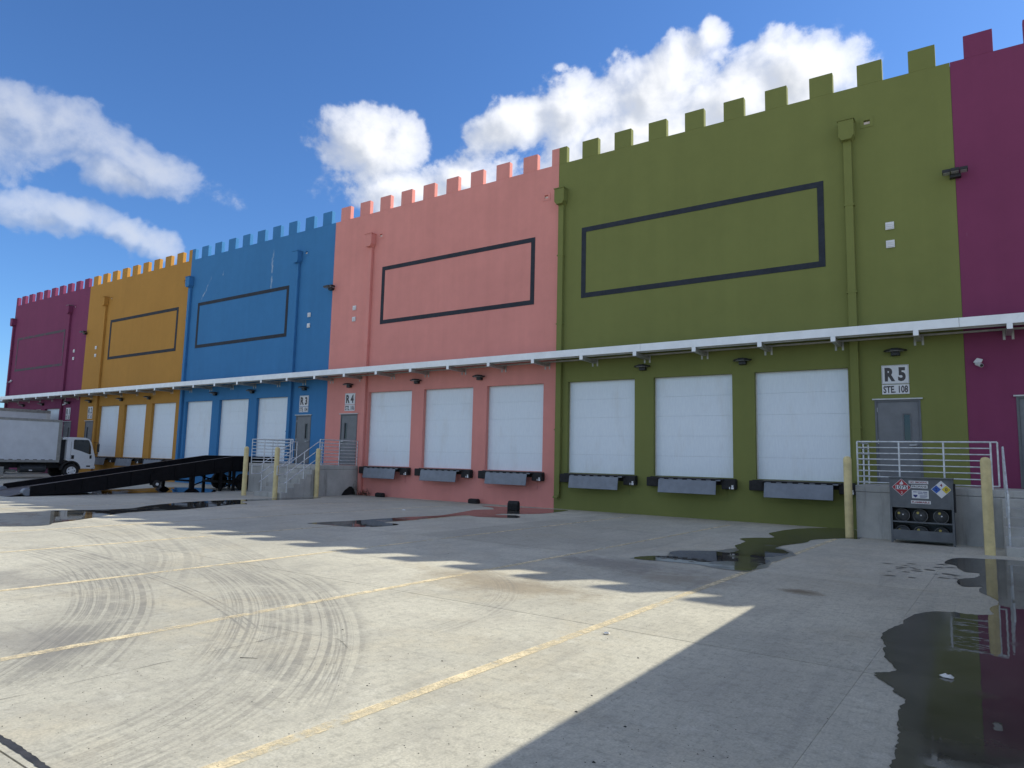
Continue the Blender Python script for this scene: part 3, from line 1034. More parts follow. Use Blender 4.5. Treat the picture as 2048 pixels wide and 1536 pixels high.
def cctv(x, z, lab, ang):
    t = thing('security_camera', lab, 'camera', (x, 0, z))
    MB().prism([(-.06, .04), (.06, .04), (.10, .12), (-.02, .16), (-.10, .06)], 1, -.10, -.001).build('mount', 'cctv', t, bevel=.01)
    d = Vector((math.sin(ang), -math.cos(ang), -.35)).normalized()
    p = Vector((0, -.12, 0))
    MB().cyl(p - d * .07, p + d * .14, .045, 12).build('camera_body', 'cctv', t, 40)
    MB().cyl(p + d * .1402, p + d * .146, .038, 12).build('camera_lens', 'black', t)
    MB().cyl((0, -.05, .05), p, .018, 8).build('arm', 'cctv', t)


cctv(11.85, 4.12, 'white bullet camera on the plum wall beside the olive seam', .5)
cctv(-45.7, 6.3, 'white camera high on the far plum bay near its end', .3)
cctv(-36.6, 4.45, 'white camera on the far plum bay near its unit sign', -1.2)

# ------------------------------------------------------------------ canopy
can = thing('dock_canopy', 'long white aluminium canopy running over all the dock doors', 'canopy', (0, 0, 4.9))
CX0, CX1, CD = -49.5, 23.1, .92
sect = [CX0, -42.0, -34.6, -27.2, -19.8, -12.4, -5.0, 3.5, 10.96 + .58 - .02, CX1]
for a, c in zip(sect[:-1], sect[1:]):
    MB().box(a + .004, c - .004, -CD - .03, -CD, .015, .235).build('fascia', 'alu', can, bevel=.004)
    MB().box(a + .004, c - .004, -CD + .001, -.02, .175, .20).build('deck', 'aluraw', can)
rib = MB().prism([(-.05, .1745), (-.035, .14), (.035, .14), (.05, .1745)], 0, CX0 + .01, CX1 - .01).mesh('deck_rib', 'aluraw')
for k in range(5):
    place('deck_rib', rib, can, 0, (0, -.82 + k * .165, 0))
MB().box(CX0, CX1, -CD + .001, -CD + .06, .010, .06).build('gutter_lip', 'aluraw', can)
MB().box(CX0 + .02, CX1 - .02, -CD + .10, -CD + .16, -.012, .03).build('purlin', 'aluraw', can)
MB().box(CX0 + .02, CX1 - .02, -.22, -.16, -.012, .03).build('purlin', 'aluraw', can)
x = 12.47 + 5 * 1.829
bk = 0
while x > CX0:
    bo = MB().box(x - .055, x + .055, -CD - .045, -.012, -.115, -.0125).build('beam', 'aluraw', can)
    MB().box(x - .056, x + .056, -CD - .050, -CD - .0455, -.116, .012).build('beam_end', 'alu', bo)
    if x > -46.3:
        for s_ in (-1, 1):
            pl = MB().box(x + s_ * .085 - .025, x + s_ * .085 + .025, -.011, -.001, -.21, .03).build('wall_plate', 'aluraw', bo)
            MB().cyl((x + s_ * .085, -.011, -.17), (x + s_ * .085, -.022, -.17), .013, 6).build('bolt', 'cap', pl)
    x -= 1.829


# ------------------------------------------------------------------ landings, stairs, railings
def landing(dx, lab, left_rail, right_rail, rlab):
    t = thing('dock_landing', lab, 'stairs', (dx + 11.58, -1.05, 0))
    ox, oy = -11.58, 1.05       # local = world(unshifted) + offset
    x0, x1, yf = 9.38, 13.80, -2.10
    MB().box(x0 + ox, x1 + ox, yf + oy, -.003 + oy, -.2, 1.035).build('landing_wall', 'cast', t, bevel=.01)
    MB().box(x0 + ox - .006, x1 + ox + .006, yf + oy - .006, -.003 + oy, 1.040, 1.190).build('landing_slab', 'cast', t, bevel=.012)
    n = 6
    sx0, sx1 = 12.12, 13.78
    for k in range(n):
        zt = 1.19 - (k + 1) * .17
        ya = yf - .27 * k - .007
        MB().box(sx0 + ox, sx1 + ox, ya - .27 + oy, ya + oy - .0005, -.2, zt).build('step', 'cast', t, bevel=.012)
    yb = yf - .27 * n
    # railings, one thing per landing
    r = thing('stair_railing', rlab, 'railing', (dx + 11.58, -1.05, 1.19))
    oz = -1.19
    rr = .019
    zs = [1.19 + .07 + .133 * k for k in range(8)]

    def run(p0, p1, posts, zs=zs):
        p0, p1 = Vector(p0), Vector(p1)
        for z in zs:
            MB().cyl((p0.x + ox, p0.y + oy, z + oz), (p1.x + ox, p1.y + oy, z + oz), rr if z == zs[-1] else .014, 8).build('rail', 'galv', r, 50)
        for k in posts:
            q = p0.lerp(p1, k)
            MB().cyl((q.x + ox, q.y + oy, 1.191 + oz), (q.x + ox, q.y + oy, zs[-1] + oz), rr, 8).build('post', 'galv', r, 50)
    yr = yf + .06
    run((x0 + .05, yr), (sx0 - .14, yr), (0, .333, .667, 1))
    run((x0 + .05, -.06), (x0 + .05, yr + .05), (0.02, .5))
    run((x1 - .05, -.06), (x1 - .05, yr), (0.02, .5, 1))
    lo = MB()
    lo.tube([(sx0 - .14 + ox, yr + oy, zs[-1] + oz), (sx0 - .02 + ox, yr + oy, zs[-1] + oz), (sx0 - .02 + ox, yr + oy, zs[0] + oz), (sx0 - .14 + ox, yr + oy, zs[0] + oz)], .017)
    lo.build('rail_end_loop', 'galv', r, 50)
    slope = -.17 / .27
    for sx in (sx0 + .07, sx1 - .07):
        for h in (.90, .58, .26):
            y0_, y1_ = yf + .02, yb + .15
            z0_, z1_ = 1.19 + h, 1.19 + h - (y0_ - y1_) * .63
            tb = MB()
            pts = [(sx + ox, y0_ + .22 + oy, z0_ + oz), (sx + ox, y0_ + oy, z0_ + oz), (sx + ox, y1_ + oy, z1_ + oz)]
            if h > .5:
                pts.append((sx + ox, y1_ - .34 + oy, z1_ + oz))
            tb.tube(pts, .017)
            tb.build('sloping_rail', 'galv', r, 50)
        zz1 = 1.19 + .90 - (y0_ - y1_) * .63
        MB().tube([(sx + ox, y1_ - .34 + oy, zz1 + oz), (sx + ox, y1_ - .34 + oy, zz1 - .32 + oz)], .017).build('rail_return', 'galv', r, 50)
        for yy in (yf + .20, yf - .62, yf - 1.36):
            k = max(0, math.ceil((yf - yy) / .27))
            zt = 1.19 if yy > yf else 1.19 - .17 * k
            zr = 1.19 + .90 - max(0, (y0_ - yy)) * .63
            MB().cyl((sx + ox, yy + oy, zt + oz), (sx + ox, yy + oy, zr + oz), rr, 8).build('post', 'galv', r, 50)
    return t


landing(0, 'grey concrete landing and steps behind the propane cage', True, True, 'galvanised pipe railing above the propane cage')
l2 = landing(-2 * BW, 'grey stained concrete landing and steps between the blue and pink bays', True, True, 'galvanised pipe railing on the stairs between blue and pink bays')
# black arch-shaped patch on the side of the far landing, near the downspout
mp = [(-.9, 0), (-.82, .10), (-.72, .20), (-.60, .30), (-.48, .36), (-.36, .36), (-.26, .30), (-.20, .18), (-.16, .06), (-.16, 0)]
mm_ = MB()
k0 = [(y + rnd.uniform(-.02, .02), max(0, z + rnd.uniform(-.02, .02))) for y, z in mp]
xm = (13.80 - 11.58) + .003
mm_.quad(*[(xm, y + 1.05, z) for y, z in k0])
mm_.build('black_arch_patch', 'archpatch', l2)

# ------------------------------------------------------------------ bollards
bl_me = MB().lathe([(.088, 0), (.088, 1.76), (.083, 1.795), (.066, 1.825), (.038, 1.842), (.004, 1.848)], 20).mesh('bollard', 'boll', 40)
for (x, y, lab) in ((9.24, -2.22, 'cream steel bollard between the olive dock door and the propane cage landing'), (11.87, -3.72, 'cream steel bollard in front of the steps beside the propane cage'),
                    (-11.28, -3.98, 'cream bollard beside the black ramp at the foot of the far stairs'), (-9.60, -3.84, 'cream bollard at the foot of the far stairs'),
                    (-9.27, -2.22, 'cream bollard against the far landing corner on the pink side')):
    o = place('bollard', bl_me, None, 0, (x, y, 0))
    tag(o, lab, 'bollard', 'cream steel bollards')

# ------------------------------------------------------------------ propane cage
cg_ = thing('propane_cage', 'dark grey steel propane cage with hazard placards against the landing', 'cage', (10.71, -2.42, 0))
w2 = .565
yf, yb = -.25, .25
for sx in (-1, 1):
    for yy in (yf, yb - .04):
        MB().box(sx * w2 - .02, sx * w2 + .02, yy, yy + .04, 0, 1.38).build('frame_post', 'cage', cg_, bevel=.004)
MB().box(-w2 - .03, w2 + .03, yf - .02, yb + .02, 1.382, 1.405).build('top', 'cage', cg_, bevel=.004)
MB().box(-w2 + .021, w2 - .021, yf + .004, yf + .016, .757, 1.380).build('front_panel', 'cage', cg_)
MB().box(-w2 + .021, w2 - .021, yf + .004, yf + .016, .076, .285).build('apron', 'cage', cg_)
MB().box(-w2 + .021, w2 - .021, yf + .012, yf + .035, .440, .470).build('shelf_bar', 'cage', cg_)
MB().box(-w2 + .021, w2 - .021, yf + .04, yb - .045, .435, .445).build('shelf', 'cage', cg_)
MB().box(-w2 + .021, w2 - .021, yf + .04, yb - .045, .078, .088).build('floor_plate', 'cage', cg_)
for sx in (-1, 1):
    MB().box(sx * w2 - .004, sx * w2 + .004, yf + .041, yb - .041, .10, 1.378).build('side_panel', 'cage', cg_)
MB().box(-w2 + .021, w2 - .021, yb - .03, yb - .022, .10, 1.378).build('back_panel', 'cage', cg_)
MB().box(w2 + .0205, w2 + .06, yf + .03, yf + .10, .70, 1.30).build('door_latch', 'chas', cg_, bevel=.008)
PY = yf + .0035    # placards lie on the front panel


def dia(cx, cz, r, mat, y, name='placard'):
    return MB().prism([(cx - r, cz), (cx, cz - r), (cx + r, cz), (cx, cz + r)], 1, y - .002, y).build(name, mat, cg_)


def txt(s, cx, cz, w, h, mat, y, bold=.02):
    return place('placard_lettering', text_mesh('placard_lettering', s, w, h, mat, bold), cg_, 0, (cx, y, cz))


dia(-.355, 1.19, .185, 'signw', PY)
dia(-.355, 1.19, .175, 'red', PY - .0021)
MB().box(-.468, -.235, PY - .0062, PY - .0042, 1.145, 1.235).build('placard', 'signw', cg_)
txt('1075', -.352, 1.19, .215, .080, 'signt', PY - .0065)
txt('2', -.352, 1.075, .032, .05, 'signw', PY - .0045)
MB().prism([(-.39, 1.255), (-.365, 1.245), (-.33, 1.25), (-.318, 1.275), (-.335, 1.30), (-.35, 1.345), (-.36, 1.305), (-.385, 1.285)], 1, PY - .0062, PY - .0042).build('flame_mark', 'signw', cg_)
dia(.375, 1.17, .185, 'signw', PY)
q = .0885
for (dx, dz, mt, tx, tm) in ((0, q, 'signw', '4', 'redtx'), (-q, 0, 'bluep', '2', 'navytx'), (q, 0, 'yelp', '0', 'signt'), (0, -q, 'signw', None, None)):
    dia(.375 + dx, 1.17 + dz, q - .004, mt, PY - .0021)
    if tx:
        txt(tx, .375 + dx, 1.17 + dz, .045, .065, tm, PY - .0045, .03)
for (cx, cz, w, h, s) in ((-.035, 1.305, .36, .062, 'NO SMOKING'), (-.02, 1.215, .30, .066, 'PROPANE'), (-.005, .885, .36, .066, 'FLAMMABLE')):
    MB().box(cx - w / 2, cx + w / 2, PY - .002, PY, cz - h / 2, cz + h / 2).build('placard', 'signw', cg_)
    txt(s, cx, cz, w * .9, h * .62, 'redtx' if s != 'PROPANE' else 'signt', PY - .0023, .03)
MB().box(-.165, .145, PY - .002, PY, .965, 1.135).build('placard', 'signw', cg_)
MB().prism([(-.14, 1.04), (-.06, 1.04), (-.065, 1.01), (-.10, .98), (-.135, 1.01)], 1, PY - .004, PY - .0021).build('shield_mark', 'navytx', cg_)
k = MB()
for (a, c, z, h) in ((-.14, -.07, 1.10, .014), (-.06, .03, 1.10, .014), (.04, .12, 1.10, .014), (-.05, .04, 1.065, .013), (.05, .12, 1.065, .013), (-.02, .12, 1.03, .006), (-.02, .12, 1.015, .006), (-.02, .12, 1.0, .006), (-.02, .10, .985, .006)):
    k.box(a, c, PY - .004, PY - .0021, z - h / 2, z + h / 2)
k.build('small_print', 'navytx', cg_)
# gas cylinders lying in the cage
names = ('first', 'middle', 'third')
for row, (zc, rl) in enumerate(((.592, 'upper'), (.234, 'lower'))):
    for ci, cx in enumerate((-.365, -.03, .345)):
        c = thing('gas_cylinder', 'dark steel gas cylinder on the %s shelf, %s' % (rl, ('under the red 1075 placard', 'in the middle of the cage', 'under the four-colour diamond placard')[ci]), 'gas cylinder', (10.71 + cx, -2.42, zc), 0, 'gas cylinders lying in the cage')
        MB().lathe([(.05, .20), (.12, .18), (.142, .12), (.142, -.10), (.128, -.135), (.085, -.155)], 20, 'y').build('cylinder_body', 'cyl', c, 35)
        ring = MB()
        for kk in range(24):
            t0, t1 = 2 * math.pi * kk / 24, 2 * math.pi * (kk + 1) / 24
            ring.cyl((.136 * math.cos(t0), -.175, .136 * math.sin(t0)), (.136 * math.cos(t1), -.175, .136 * math.sin(t1)), .006, 6)
        for kk in range(3):
            t0 = kk * 2.1 + .5
            ring.cyl((.136 * math.cos(t0), -.175, .136 * math.sin(t0)), (.130 * math.cos(t0), -.12, .130 * math.sin(t0)), .008, 6)
        ring.build('collar_ring', 'ring', c, 40)
        MB().cyl((.01, -.150, .01), (.015, -.185, .015), .014, 8).build('valve', 'signw', c)
        a0 = (2.6, 2.2, 1.9)[ci]
        MB().cyl((.075 * math.cos(a0), -.150, .075 * math.sin(a0)), (.075 * math.cos(a0), -.170, .075 * math.sin(a0)), .026, 10).build('gauge', 'brass', c)

# ------------------------------------------------------------------ mobile yard ramp
rp = thing('yard_ramp', 'long black steel loading ramp rising to the blue bay dock', 'ramp', (-15.4, -5, 0))
OY = 5.0
XN, XF = 1.1, -1.1


def girder(xc):
    poly = [(-9.95 + OY, .03), (-9.95 + OY, .33), (-2.45 + OY, 1.45), (-.45 + OY, 1.45), (-.45 + OY, .72), (-2.45 + OY, .86), (-6.3 + OY, .34), (-8.5 + OY, .06)]
    MB().prism(poly, 0, xc - .03, xc + .03).build('girder', 'ramp', rp)
    fl = MB()
    for (a, c, t) in (((-9.95, .3305), (-2.45, 1.4505), .012), ((-2.45, 1.4505), (-.45, 1.4505), .012)):
        fl.prism([(a[0] + OY, a[1]), (c[0] + OY, c[1]), (c[0] + OY, c[1] + t), (a[0] + OY, a[1] + t)], 0, xc - .05, xc + .05)
    fl.build('top_flange', 'rampedge', rp)
    bf = MB().prism([(-8.5 + OY, .045), (-6.3 + OY, .325), (-2.45 + OY, .845), (-2.45 + OY, .859), (-6.3 + OY, .339), (-8.5 + OY, .059)], 0, xc - .06, xc + .06)
    bf.build('bottom_flange', 'ramp', rp)
    for k in range(9):
        yy = -9.2 + k * .83
        zt = .33 + (yy + 9.95) * .1493
        zb = .08 if yy < -8.5 else (.06 + (yy + 8.5) * .127 if yy < -6.3 else .34 + (yy + 6.3) * .135)
        MB().box(xc - .05, xc + .05, yy + OY, yy + .012 + OY, zb + .03, zt - .02).build('stiffener', 'ramp', rp)


girder(XN)
girder(XF)
dk = MB()
dk.prism([(-10.55 + OY, .012), (-9.95 + OY, .16), (-2.45 + OY, 1.19), (-.40 + OY, 1.19), (-.40 + OY, 1.15), (-2.45 + OY, 1.15), (-9.95 + OY, .12), (-10.55 + OY, .004)], 0, XF + .032, XN - .032)
dk.build('deck', 'rampdeck', rp)
MB().box(XF + .04, XN - .04, -.40 + OY + .001, -.12 + OY - .33 + .03, 1.17, 1.19).build('dock_lip', 'rampdeck', rp)
for k in range(10):
    yy = -8.6 + k * .75
    zz = .12 + (yy + 9.95) * .1373
    MB().box(XF + .033, XN - .033, yy + OY, yy + .08 + OY, zz - .16, zz - .03).build('cross_member', 'ramp', rp)
for sx in (XN, XF):
    sg_ = 1 if sx > 0 else -1
    # curved nose roller at the low end and the travel wheel
    MB().cyl((sx - .22 * sg_, -10.02 + OY, .14), (sx + .02 * sg_, -10.02 + OY, .14), .125, 16).build('nose_roller', 'lip', rp, 40)
    wl = MB().lathe([(.05, -.05), (.135, -.05), (.145, -.035), (.145, .035), (.135, .05), (.05, .05)], 18, 'x', (sx + .14 * sg_, -5.8 + OY, .34)).build('wheel', 'rubber', rp, 40)
    MB().cyl((sx + .185 * sg_, -5.8 + OY, .34), (sx + .215 * sg_, -5.8 + OY, .34), .055, 10).build('wheel_hub', 'galv', wl)
    MB().box(sx + .05 * sg_ - .02, sx + .05 * sg_ + .02, -6.0 + OY, -5.6 + OY, .30, .72).build('axle_bracket', 'ramp', rp)
    # jack leg with splayed foot
    MB().box(sx - .06, sx + .06, -4.33 + OY, -4.21 + OY, .10, .68).build('jack_leg', 'ramp', rp)
    MB().prism([(-4.52 + OY, .0), (-4.02 + OY, .0), (-4.20 + OY, .13), (-4.34 + OY, .13)], 0, sx - .14, sx + .14).build('jack_foot', 'ramp', rp)
    # rear support: posts, braces and running gear
    for yy in (-3.05, -2.45, -1.2):
        MB().box(sx - .05, sx + .05, yy - .05 + OY, yy + .05 + OY, .0, .86).build('support_post', 'ramp', rp)
    MB().cyl((sx, -3.0 + OY, .12), (sx, -1.25 + OY, .78), .03, 8).build('brace', 'ramp', rp)
    MB().cyl((sx, -3.0 + OY, .70), (sx, -1.25 + OY, .12), .03, 8).build('brace', 'ramp', rp)
    w_ = MB().lathe([(.10, -.10), (.33, -.10), (.36, -.07), (.36, .07), (.33, .10), (.10, .10)], 20, 'x', (sx - .22 * sg_, -1.85 + OY, .36)).build('wheel', 'rubber', rp, 40)
    MB().cyl((sx - .22 * sg_ + .101 * sg_, -1.85 + OY, .36), (sx - .22 * sg_ + .13 * sg_, -1.85 + OY, .36), .12, 12).build('wheel_hub', 'lip', w_)
MB().box(XF + .06, XN - .06, -4.31 + OY, -4.23 + OY, .40, .47).build('cross_tie', 'ramp', rp)
MB().cyl((XF + .1, -1.85 + OY, .36), (XN - .1, -1.85 + OY, .36), .05, 10).build('axle', 'ramp', rp)
MB().box(XF + .06, XN - .06, -2.5 + OY, -2.4 + OY, .30, .40).build('cross_tie', 'ramp', rp)


# ------------------------------------------------------------------ box truck
tk = thing('box_truck', 'white cab-over box truck parked nose to the ochre dock behind the ramp', 'truck', (-30.55, -4.5, 0))
O = 4.5
hw = 1.05
bx = MB().box(-hw, hw, -8.3 + O, -3.0 + O, .98, 3.02)
cb = bx.build('cargo_box', 'boxw', tk)
for s_ in (-1, 1):
    MB().box(s_ * hw - .012, s_ * hw + .012, -8.3 + O, -3.0 + O, 3.021, 3.15).build('top_rail', 'rail', cb)
    MB().box(s_ * hw - .018, s_ * hw + .018, -8.3 + O, -3.0 + O, .86, .979).build('bottom_rail', 'rail', cb)
    MB().box(s_ * hw - .020, s_ * hw + .020, -3.16 + O, -3.0 + O + .012, .981, 3.02).build('corner_post', 'rail', cb)
    for k in range(14):
        yy = -3.32 - k * .37
        MB().box(s_ * hw - .004, s_ * hw + .004, yy - .18 + O, yy + O, .985, 1.012).build('reflector_strip', 'chas', cb)
MB().box(-hw, hw, -8.3 + O, -3.0 + O, 3.021, 3.13).build('roof_panel', 'boxw', cb)
MB().box(-.40, .40, -8.2 + O, -1.4 + O, .55, .855).build('chassis', 'chas', tk)
arch = [(-2.38 + .50 * math.cos(t), .46 + .50 * math.sin(t)) for t in [math.pi * (.02 + .96 * k / 10) for k in range(11)]]
prof = [(-2.66, .95)]
prof = [(-2.66 + O, 2.16), (-2.66 + O, .99)] + [(max(y, -2.66) + O, z) for y, z in reversed(arch) if y > -2.64] + [(-1.86 + O, .52), (-1.26 + O, .52), (-1.18 + O, .62), (-1.16 + O, 1.10), (-1.22 + O, 1.35), (-1.42 + O, 2.00), (-1.56 + O, 2.17), (-1.75 + O, 2.24), (-2.5 + O, 2.25)]
cab = MB().prism(prof, 0, -hw + .02, hw - .02).build('cab', 'truckw', tk, bevel=.03)
MB().box(-hw + .05, hw - .05, -2.88 + O, -2.661 + O, 2.10, 2.24).build('cab_roof_visor', 'truckw', tk, bevel=.02)
MB().box(-hw + .25, hw - .25, -2.90 + O, -2.665 + O, .80, 2.09).build('cab_back_gap', 'chas', tk)
for s_ in (-1, 1):
    xs_ = s_ * (hw - .02)
    a, c = (xs_ + .001, xs_ + .007) if s_ > 0 else (xs_ - .007, xs_ - .001)
    MB().prism([(-2.33 + O, 1.60), (-1.95 + O, 1.50), (-1.46 + O, 1.31), (-1.41 + O, 1.34), (-1.44 + O, 1.75), (-1.55 + O, 2.07), (-1.62 + O, 2.12), (-2.30 + O, 2.12), (-2.34 + O, 2.06)], 0, a, c).build('side_window', 'glass', cab)
    MB().prism([(-2.41 + O, 1.26), (-2.27 + O, 1.26), (-2.27 + O, 1.06), (-2.41 + O, 1.06)], 0, a, c + s_ * .01 if s_ > 0 else c).build('door_handle', 'black', cab)
    MB().prism([(-1.47 + O, 1.27), (-1.36 + O, 1.27), (-1.36 + O, 1.08), (-1.47 + O, 1.08)], 0, a, c).build('corner_marker', 'black', cab)
    MB().prism([(-1.60 + O, .70), (-1.40 + O, .70), (-1.40 + O, .62), (-1.60 + O, .62)], 0, a, c).build('side_badge', 'black', cab)
    MB().prism([(-2.455 + O, 2.0), (-2.445 + O, 2.0), (-2.445 + O, 1.0), (-2.455 + O, 1.0)], 0, a, c - s_ * .003).build('door_gap', 'black', cab)
    MB().tube([(s_ * (hw - .03), -1.30 + O, 1.98), (s_ * (hw + .18), -1.14 + O, 1.98), (s_ * (hw + .18), -1.14 + O, 1.36), (s_ * (hw - .03), -1.18 + O, 1.30)], .014, 6).build('mirror_arm', 'black', cab)
    MB().box(s_ * (hw + .18) - .08, s_ * (hw + .18) + .08, -1.18 + O, -1.10 + O, 1.45, 1.92).build('mirror', 'black', cab, bevel=.02)
    MB().prism([(y + O, z) for y, z in [(-2.38 + .50 * math.cos(t), .46 + .50 * math.sin(t)) for t in [math.pi * k / 10 for k in range(11)]]] + [(y + O, z) for y, z in [(-2.38 + .43 * math.cos(t), .46 + .43 * math.sin(t)) for t in [math.pi * (1 - k / 10) for k in range(11)]]], 0, min(s_ * .80, s_ * (hw - .01)), max(s_ * .80, s_ * (hw - .01))).build('wheel_arch', 'chas', tk)
    for yy in (-2.33, -6.35):
        wx = s_ * (hw - .16)
        tw = MB().lathe([(.24, -.12), (.37, -.12), (.40, -.08), (.40, .08), (.37, .12), (.24, .12)], 24, 'x', (wx, yy + O, .40)).build('wheel', 'rubber', tk, 40)
        MB().lathe([(.04, -.05), (.22, -.05), (.235, .0), (.235, .125), (.225, .135), (.19, .124), (.07, .126), (.06, .15), (.02, .15)] if s_ > 0 else
                   [(.02, -.15), (.06, -.15), (.07, -.126), (.19, -.124), (.225, -.135), (.235, -.125), (.235, .0), (.22, .05), (.04, .05)], 20, 'x', (wx, yy + O, .40)).build('rim', 'truckw', tw, 30)
        for q in range(5):
            t0 = q * 1.2566
            MB().cyl((wx + s_ * .10, yy + O + .165 * math.cos(t0), .40 + .165 * math.sin(t0)), (wx + s_ * .131, yy + O + .165 * math.cos(t0), .40 + .165 * math.sin(t0)), .030, 8).build('rim_hole', 'black', tw)
MB().prism([(-1.155, 1.36), (-1.16, 1.12), (-1.16, 1.12), (-1.155, 1.36)], 0, -.1, .1)
MB().box(-hw + .12, hw - .12, -1.19 + O, -1.08 + O, .50, .70).build('bumper', 'truckw', tk, bevel=.03)
ws = MB().prism([(-1.235 + O, 1.40), (-1.215 + O, 1.40), (-1.405 + O, 2.02), (-1.425 + O, 2.02)], 0, -hw + .10, hw - .10).build('windscreen', 'glass', cab)
for s_ in (-1, 1):
    MB().box(s_ * .78 - .14, s_ * .78 + .14, -1.185 + O, -1.150 + O, .76, .92).build('headlight', 'led', cab, bevel=.015)
ft = MB().cyl((hw - .30, -4.75 + O, .52), (hw - .30, -3.55 + O, .52), .21, 16).build('fuel_tank', 'tank', tk, 40)
MB().box(hw - .0895, hw - .085, -4.35 + O, -4.20 + O, .40, .46).build('tank_label', 'signw', ft)
MB().box(hw - .5, hw - .15, -5.75 + O, -5.45 + O, .15, .62).build('battery_box', 'rail', tk, bevel=.02)
MB().cyl((.2, -5.3 + O, .42), (.75, -4.9 + O, .40), .07, 10).build('exhaust_pipe', 'rail', tk)
MB().box(-.9, .9, -6.45 + O, -6.25 + O, .32, .50).build('rear_axle', 'chas', tk)

# ------------------------------------------------------------------ trailer at the far dock
def cargo_trailer(lab, x, y, L, top, rear):
    """box trailer lying along Y from y (end at the building) to y - L"""
    tr = thing('cargo_trailer', lab, 'trailer', (x, y - L / 2, 0))
    a, c = -L / 2, L / 2
    tb = MB().box(-1.28, 1.28, a, c, 1.20, top - .18).build('cargo_box', 'boxw', tr)
    for s_ in (-1, 1):
        MB().box(s_ * 1.28 - .02, s_ * 1.28 + .02, a, c, top - .179, top).build('top_rail', 'rail', tb)
        MB().box(s_ * 1.28 - .02, s_ * 1.28 + .02, a, c, 1.05, 1.199).build('bottom_rail', 'rail', tb)
        MB().box(s_ * 1.28 - .022, s_ * 1.28 + .022, c - .23, c + .01, 1.20, top - .18).build('corner_post', 'seal', tb)
        for yy in (c - 2.4, c - 3.6):
            MB().lathe([(.2, -.13), (.48, -.13), (.51, -.09), (.51, .09), (.48, .13), (.2, .13)], 20, 'x', (s_ * 1.08, yy, .51)).build('wheel', 'rubber', tr, 40)
        MB().box(s_ * .9 - .05, s_ * .9 + .05, a + 2.4, a + 2.5, 0, 1.05).build('landing_leg', 'chas', tr)
    MB().box(-1.28, 1.28, a, c, top - .179, top - .05).build('roof_panel', 'boxw', tb)
    MB().box(-.5, .5, a + .2, c - .2, .78, 1.048).build('chassis', 'chas', tr)
    return tr


cargo_trailer('white cargo trailer backed to the dock of the far plum bay', -38.5, -.62, 13.4, 4.0, True)
# parked beside the photographer; its roof edge draws the straight shadow across the yard
cargo_trailer('white cargo trailer parked in the yard facing the plum bay steps', 13.90, -7.2, 15.5, 4.1, True)

# ------------------------------------------------------------------ rubber wheel chocks, litter, weeds, grit
def chock(px, py, w, h, d, lab):
    x, y = gpix(px, py)
    y = min(y, -d / 2 - .02)
    t = thing('wheel_chock', lab, 'wheel chock', (x, y, 0), rnd.uniform(-.15, .15), 'black rubber wheel chocks by the pink wall')
    MB().prism([(-d / 2, .0), (d / 2, 0), (d / 2 - .01, h * .75), (d * .22, h), (-d * .22, h), (-d / 2 + .01, h * .72)], 0, -w / 2, w / 2).build('chock_body', 'rubber', t, bevel=.03)
    g = MB()
    for q in range(4):
        g.box(-w / 2 + .02, w / 2 - .02, -d / 2 - .012, -d / 2 - .001, .03 + q * h * .17, .055 + q * h * .17)
    g.build('tread_rib', 'rubber', t)


chock(760, 994, .40, .17, .2, 'low black rubber chock by the first pink dock, near the weeds')
chock(948, 1007, .42, .17, .22, 'rounded black rubber chock between two pink docks')
chock(1027, 1021, .36, .30, .22, 'tall black rubber block standing in the puddle by the pink wall')


def litter(px, py, s, lab, seed):
    r = random.Random(seed)
    x, y = gpix(px, py)
    mb = MB()
    n = 9
    ring = []
    for k in range(n):
        t = 2 * math.pi * k / n
        ring.append((s * 1.4 * math.cos(t) * r.uniform(.6, 1.1), s * .7 * math.sin(t) * r.uniform(.6, 1.1), r.uniform(.0, .25) * s))
    top = [(s * .6 * math.cos(2 * math.pi * k / n) * r.uniform(.5, 1.2), s * .35 * math.sin(2 * math.pi * k / n) * r.uniform(.5, 1.2), s * r.uniform(.3, .7)) for k in range(n)]
    mb.v = ring + top + [(0, 0, s * .45)]
    for k in range(n):
        j = (k + 1) % n
        mb.f += [(k, j, n + k), (j, n + j, n + k), (n + k, n + j, 2 * n)]
    mb.f.append(tuple(range(n - 1, -1, -1)))
    tag(mb.build('paper_litter', 'paper', None, loc=(x, y, .007)), lab, 'litter')


litter(1896, 1357, .045, 'crumpled white paper lying in the dark puddle by the cage', 1)
litter(808, 1021, .05, 'scrap of white paper on the yard near the pink docks', 2)
litter(1214, 1269, .03, 'small white scrap on the sunlit concrete near a yellow line', 3)
litter(577, 993, .06, 'white scrap lying at the foot of the far stairs', 4)

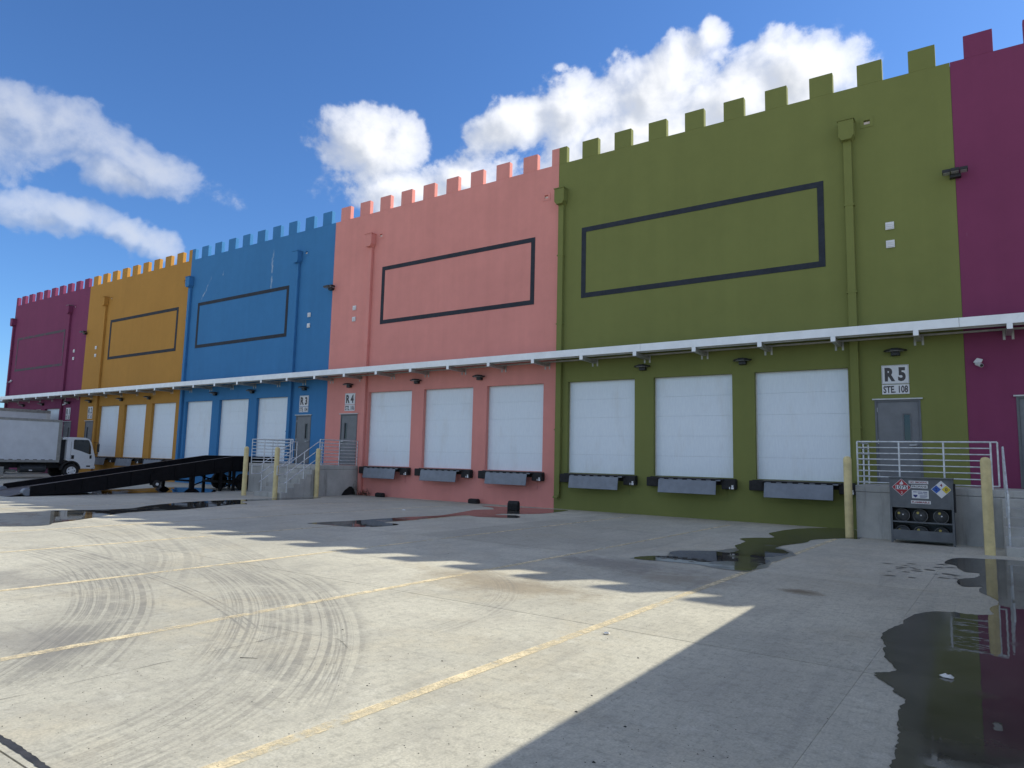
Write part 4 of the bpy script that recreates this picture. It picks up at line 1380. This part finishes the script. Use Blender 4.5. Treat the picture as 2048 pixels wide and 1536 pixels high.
wx, wy = -9.0, -.16
wd = thing('weed_clump', 'small green weeds at the foot of the pink wall by the landing', 'weeds', (wx, wy, 0))
st = MB()
lf = MB()
r_ = random.Random(12)
for k in range(16):
    bx_, by_ = r_.uniform(-.32, .45), r_.uniform(-.10, .08)
    tall = r_.uniform(.10, .28) if abs(bx_ + .25) > .12 else r_.uniform(.35, .75)
    tx, ty = bx_ + r_.uniform(-.10, .10), by_ + r_.uniform(-.12, .02)
    st.cyl((bx_, by_, 0), (tx, ty, tall), .005, 5, .002)
    for q in range(14):
        f = r_.uniform(.15, 1)
        p = Vector((bx_ + (tx - bx_) * f, by_ + (ty - by_) * f, tall * f))
        a = r_.uniform(0, 6.28)
        L = r_.uniform(.04, .10)
        d = Vector((math.cos(a), math.sin(a), r_.uniform(-.2, .6))).normalized() * L
        s2 = Vector((-math.sin(a), math.cos(a), 0)) * L * .28
        lf.quad(p, p + d * .5 + s2, p + d, p + d * .5 - s2)
st.build('stem', 'stem', wd)
tag(lf.build('foliage', 'leaf', wd), kind='stuff')

gr = MB()
r_ = random.Random(21)
for k in range(750):
    if k < 480:
        px, py = r_.uniform(0, 1500), r_.uniform(1180, 1536) if r_.random() < .8 else r_.uniform(1040, 1180)
        x, y = gpix(px, py)
    else:
        x, y = r_.uniform(-20, 14), r_.uniform(-19, -.5)
    s = r_.uniform(.0015, .0045) * (2.2 if r_.random() < .05 else 1)
    a = r_.uniform(0, 6.28)
    pts = [(x + s * 1.5 * math.cos(a + t), y + s * math.sin(a + t) * r_.uniform(.7, 1.3)) for t in (0, 1.6, 3.1, 4.7)]
    n = len(gr.v)
    gr.v += [(px_, py_, .0005) for px_, py_ in pts] + [(x, y, s * .9)]
    gr.f += [(n, n + 1, n + 4), (n + 1, n + 2, n + 4), (n + 2, n + 3, n + 4), (n + 3, n, n + 4)]
tag(gr.build('grit', 'grit'), 'black grit and rubber crumbs scattered on the concrete', 'grit', kind='stuff')
x1_, y1_ = gpix(480, 1316)
x2_, y2_ = gpix(515, 1317.5)
tag(MB().cyl((x1_, y1_, .004), (x2_, y2_, .004), .0028, 6, .0015).build('twig', 'grit'), 'thin dark twig lying on the sunlit concrete', 'twig')
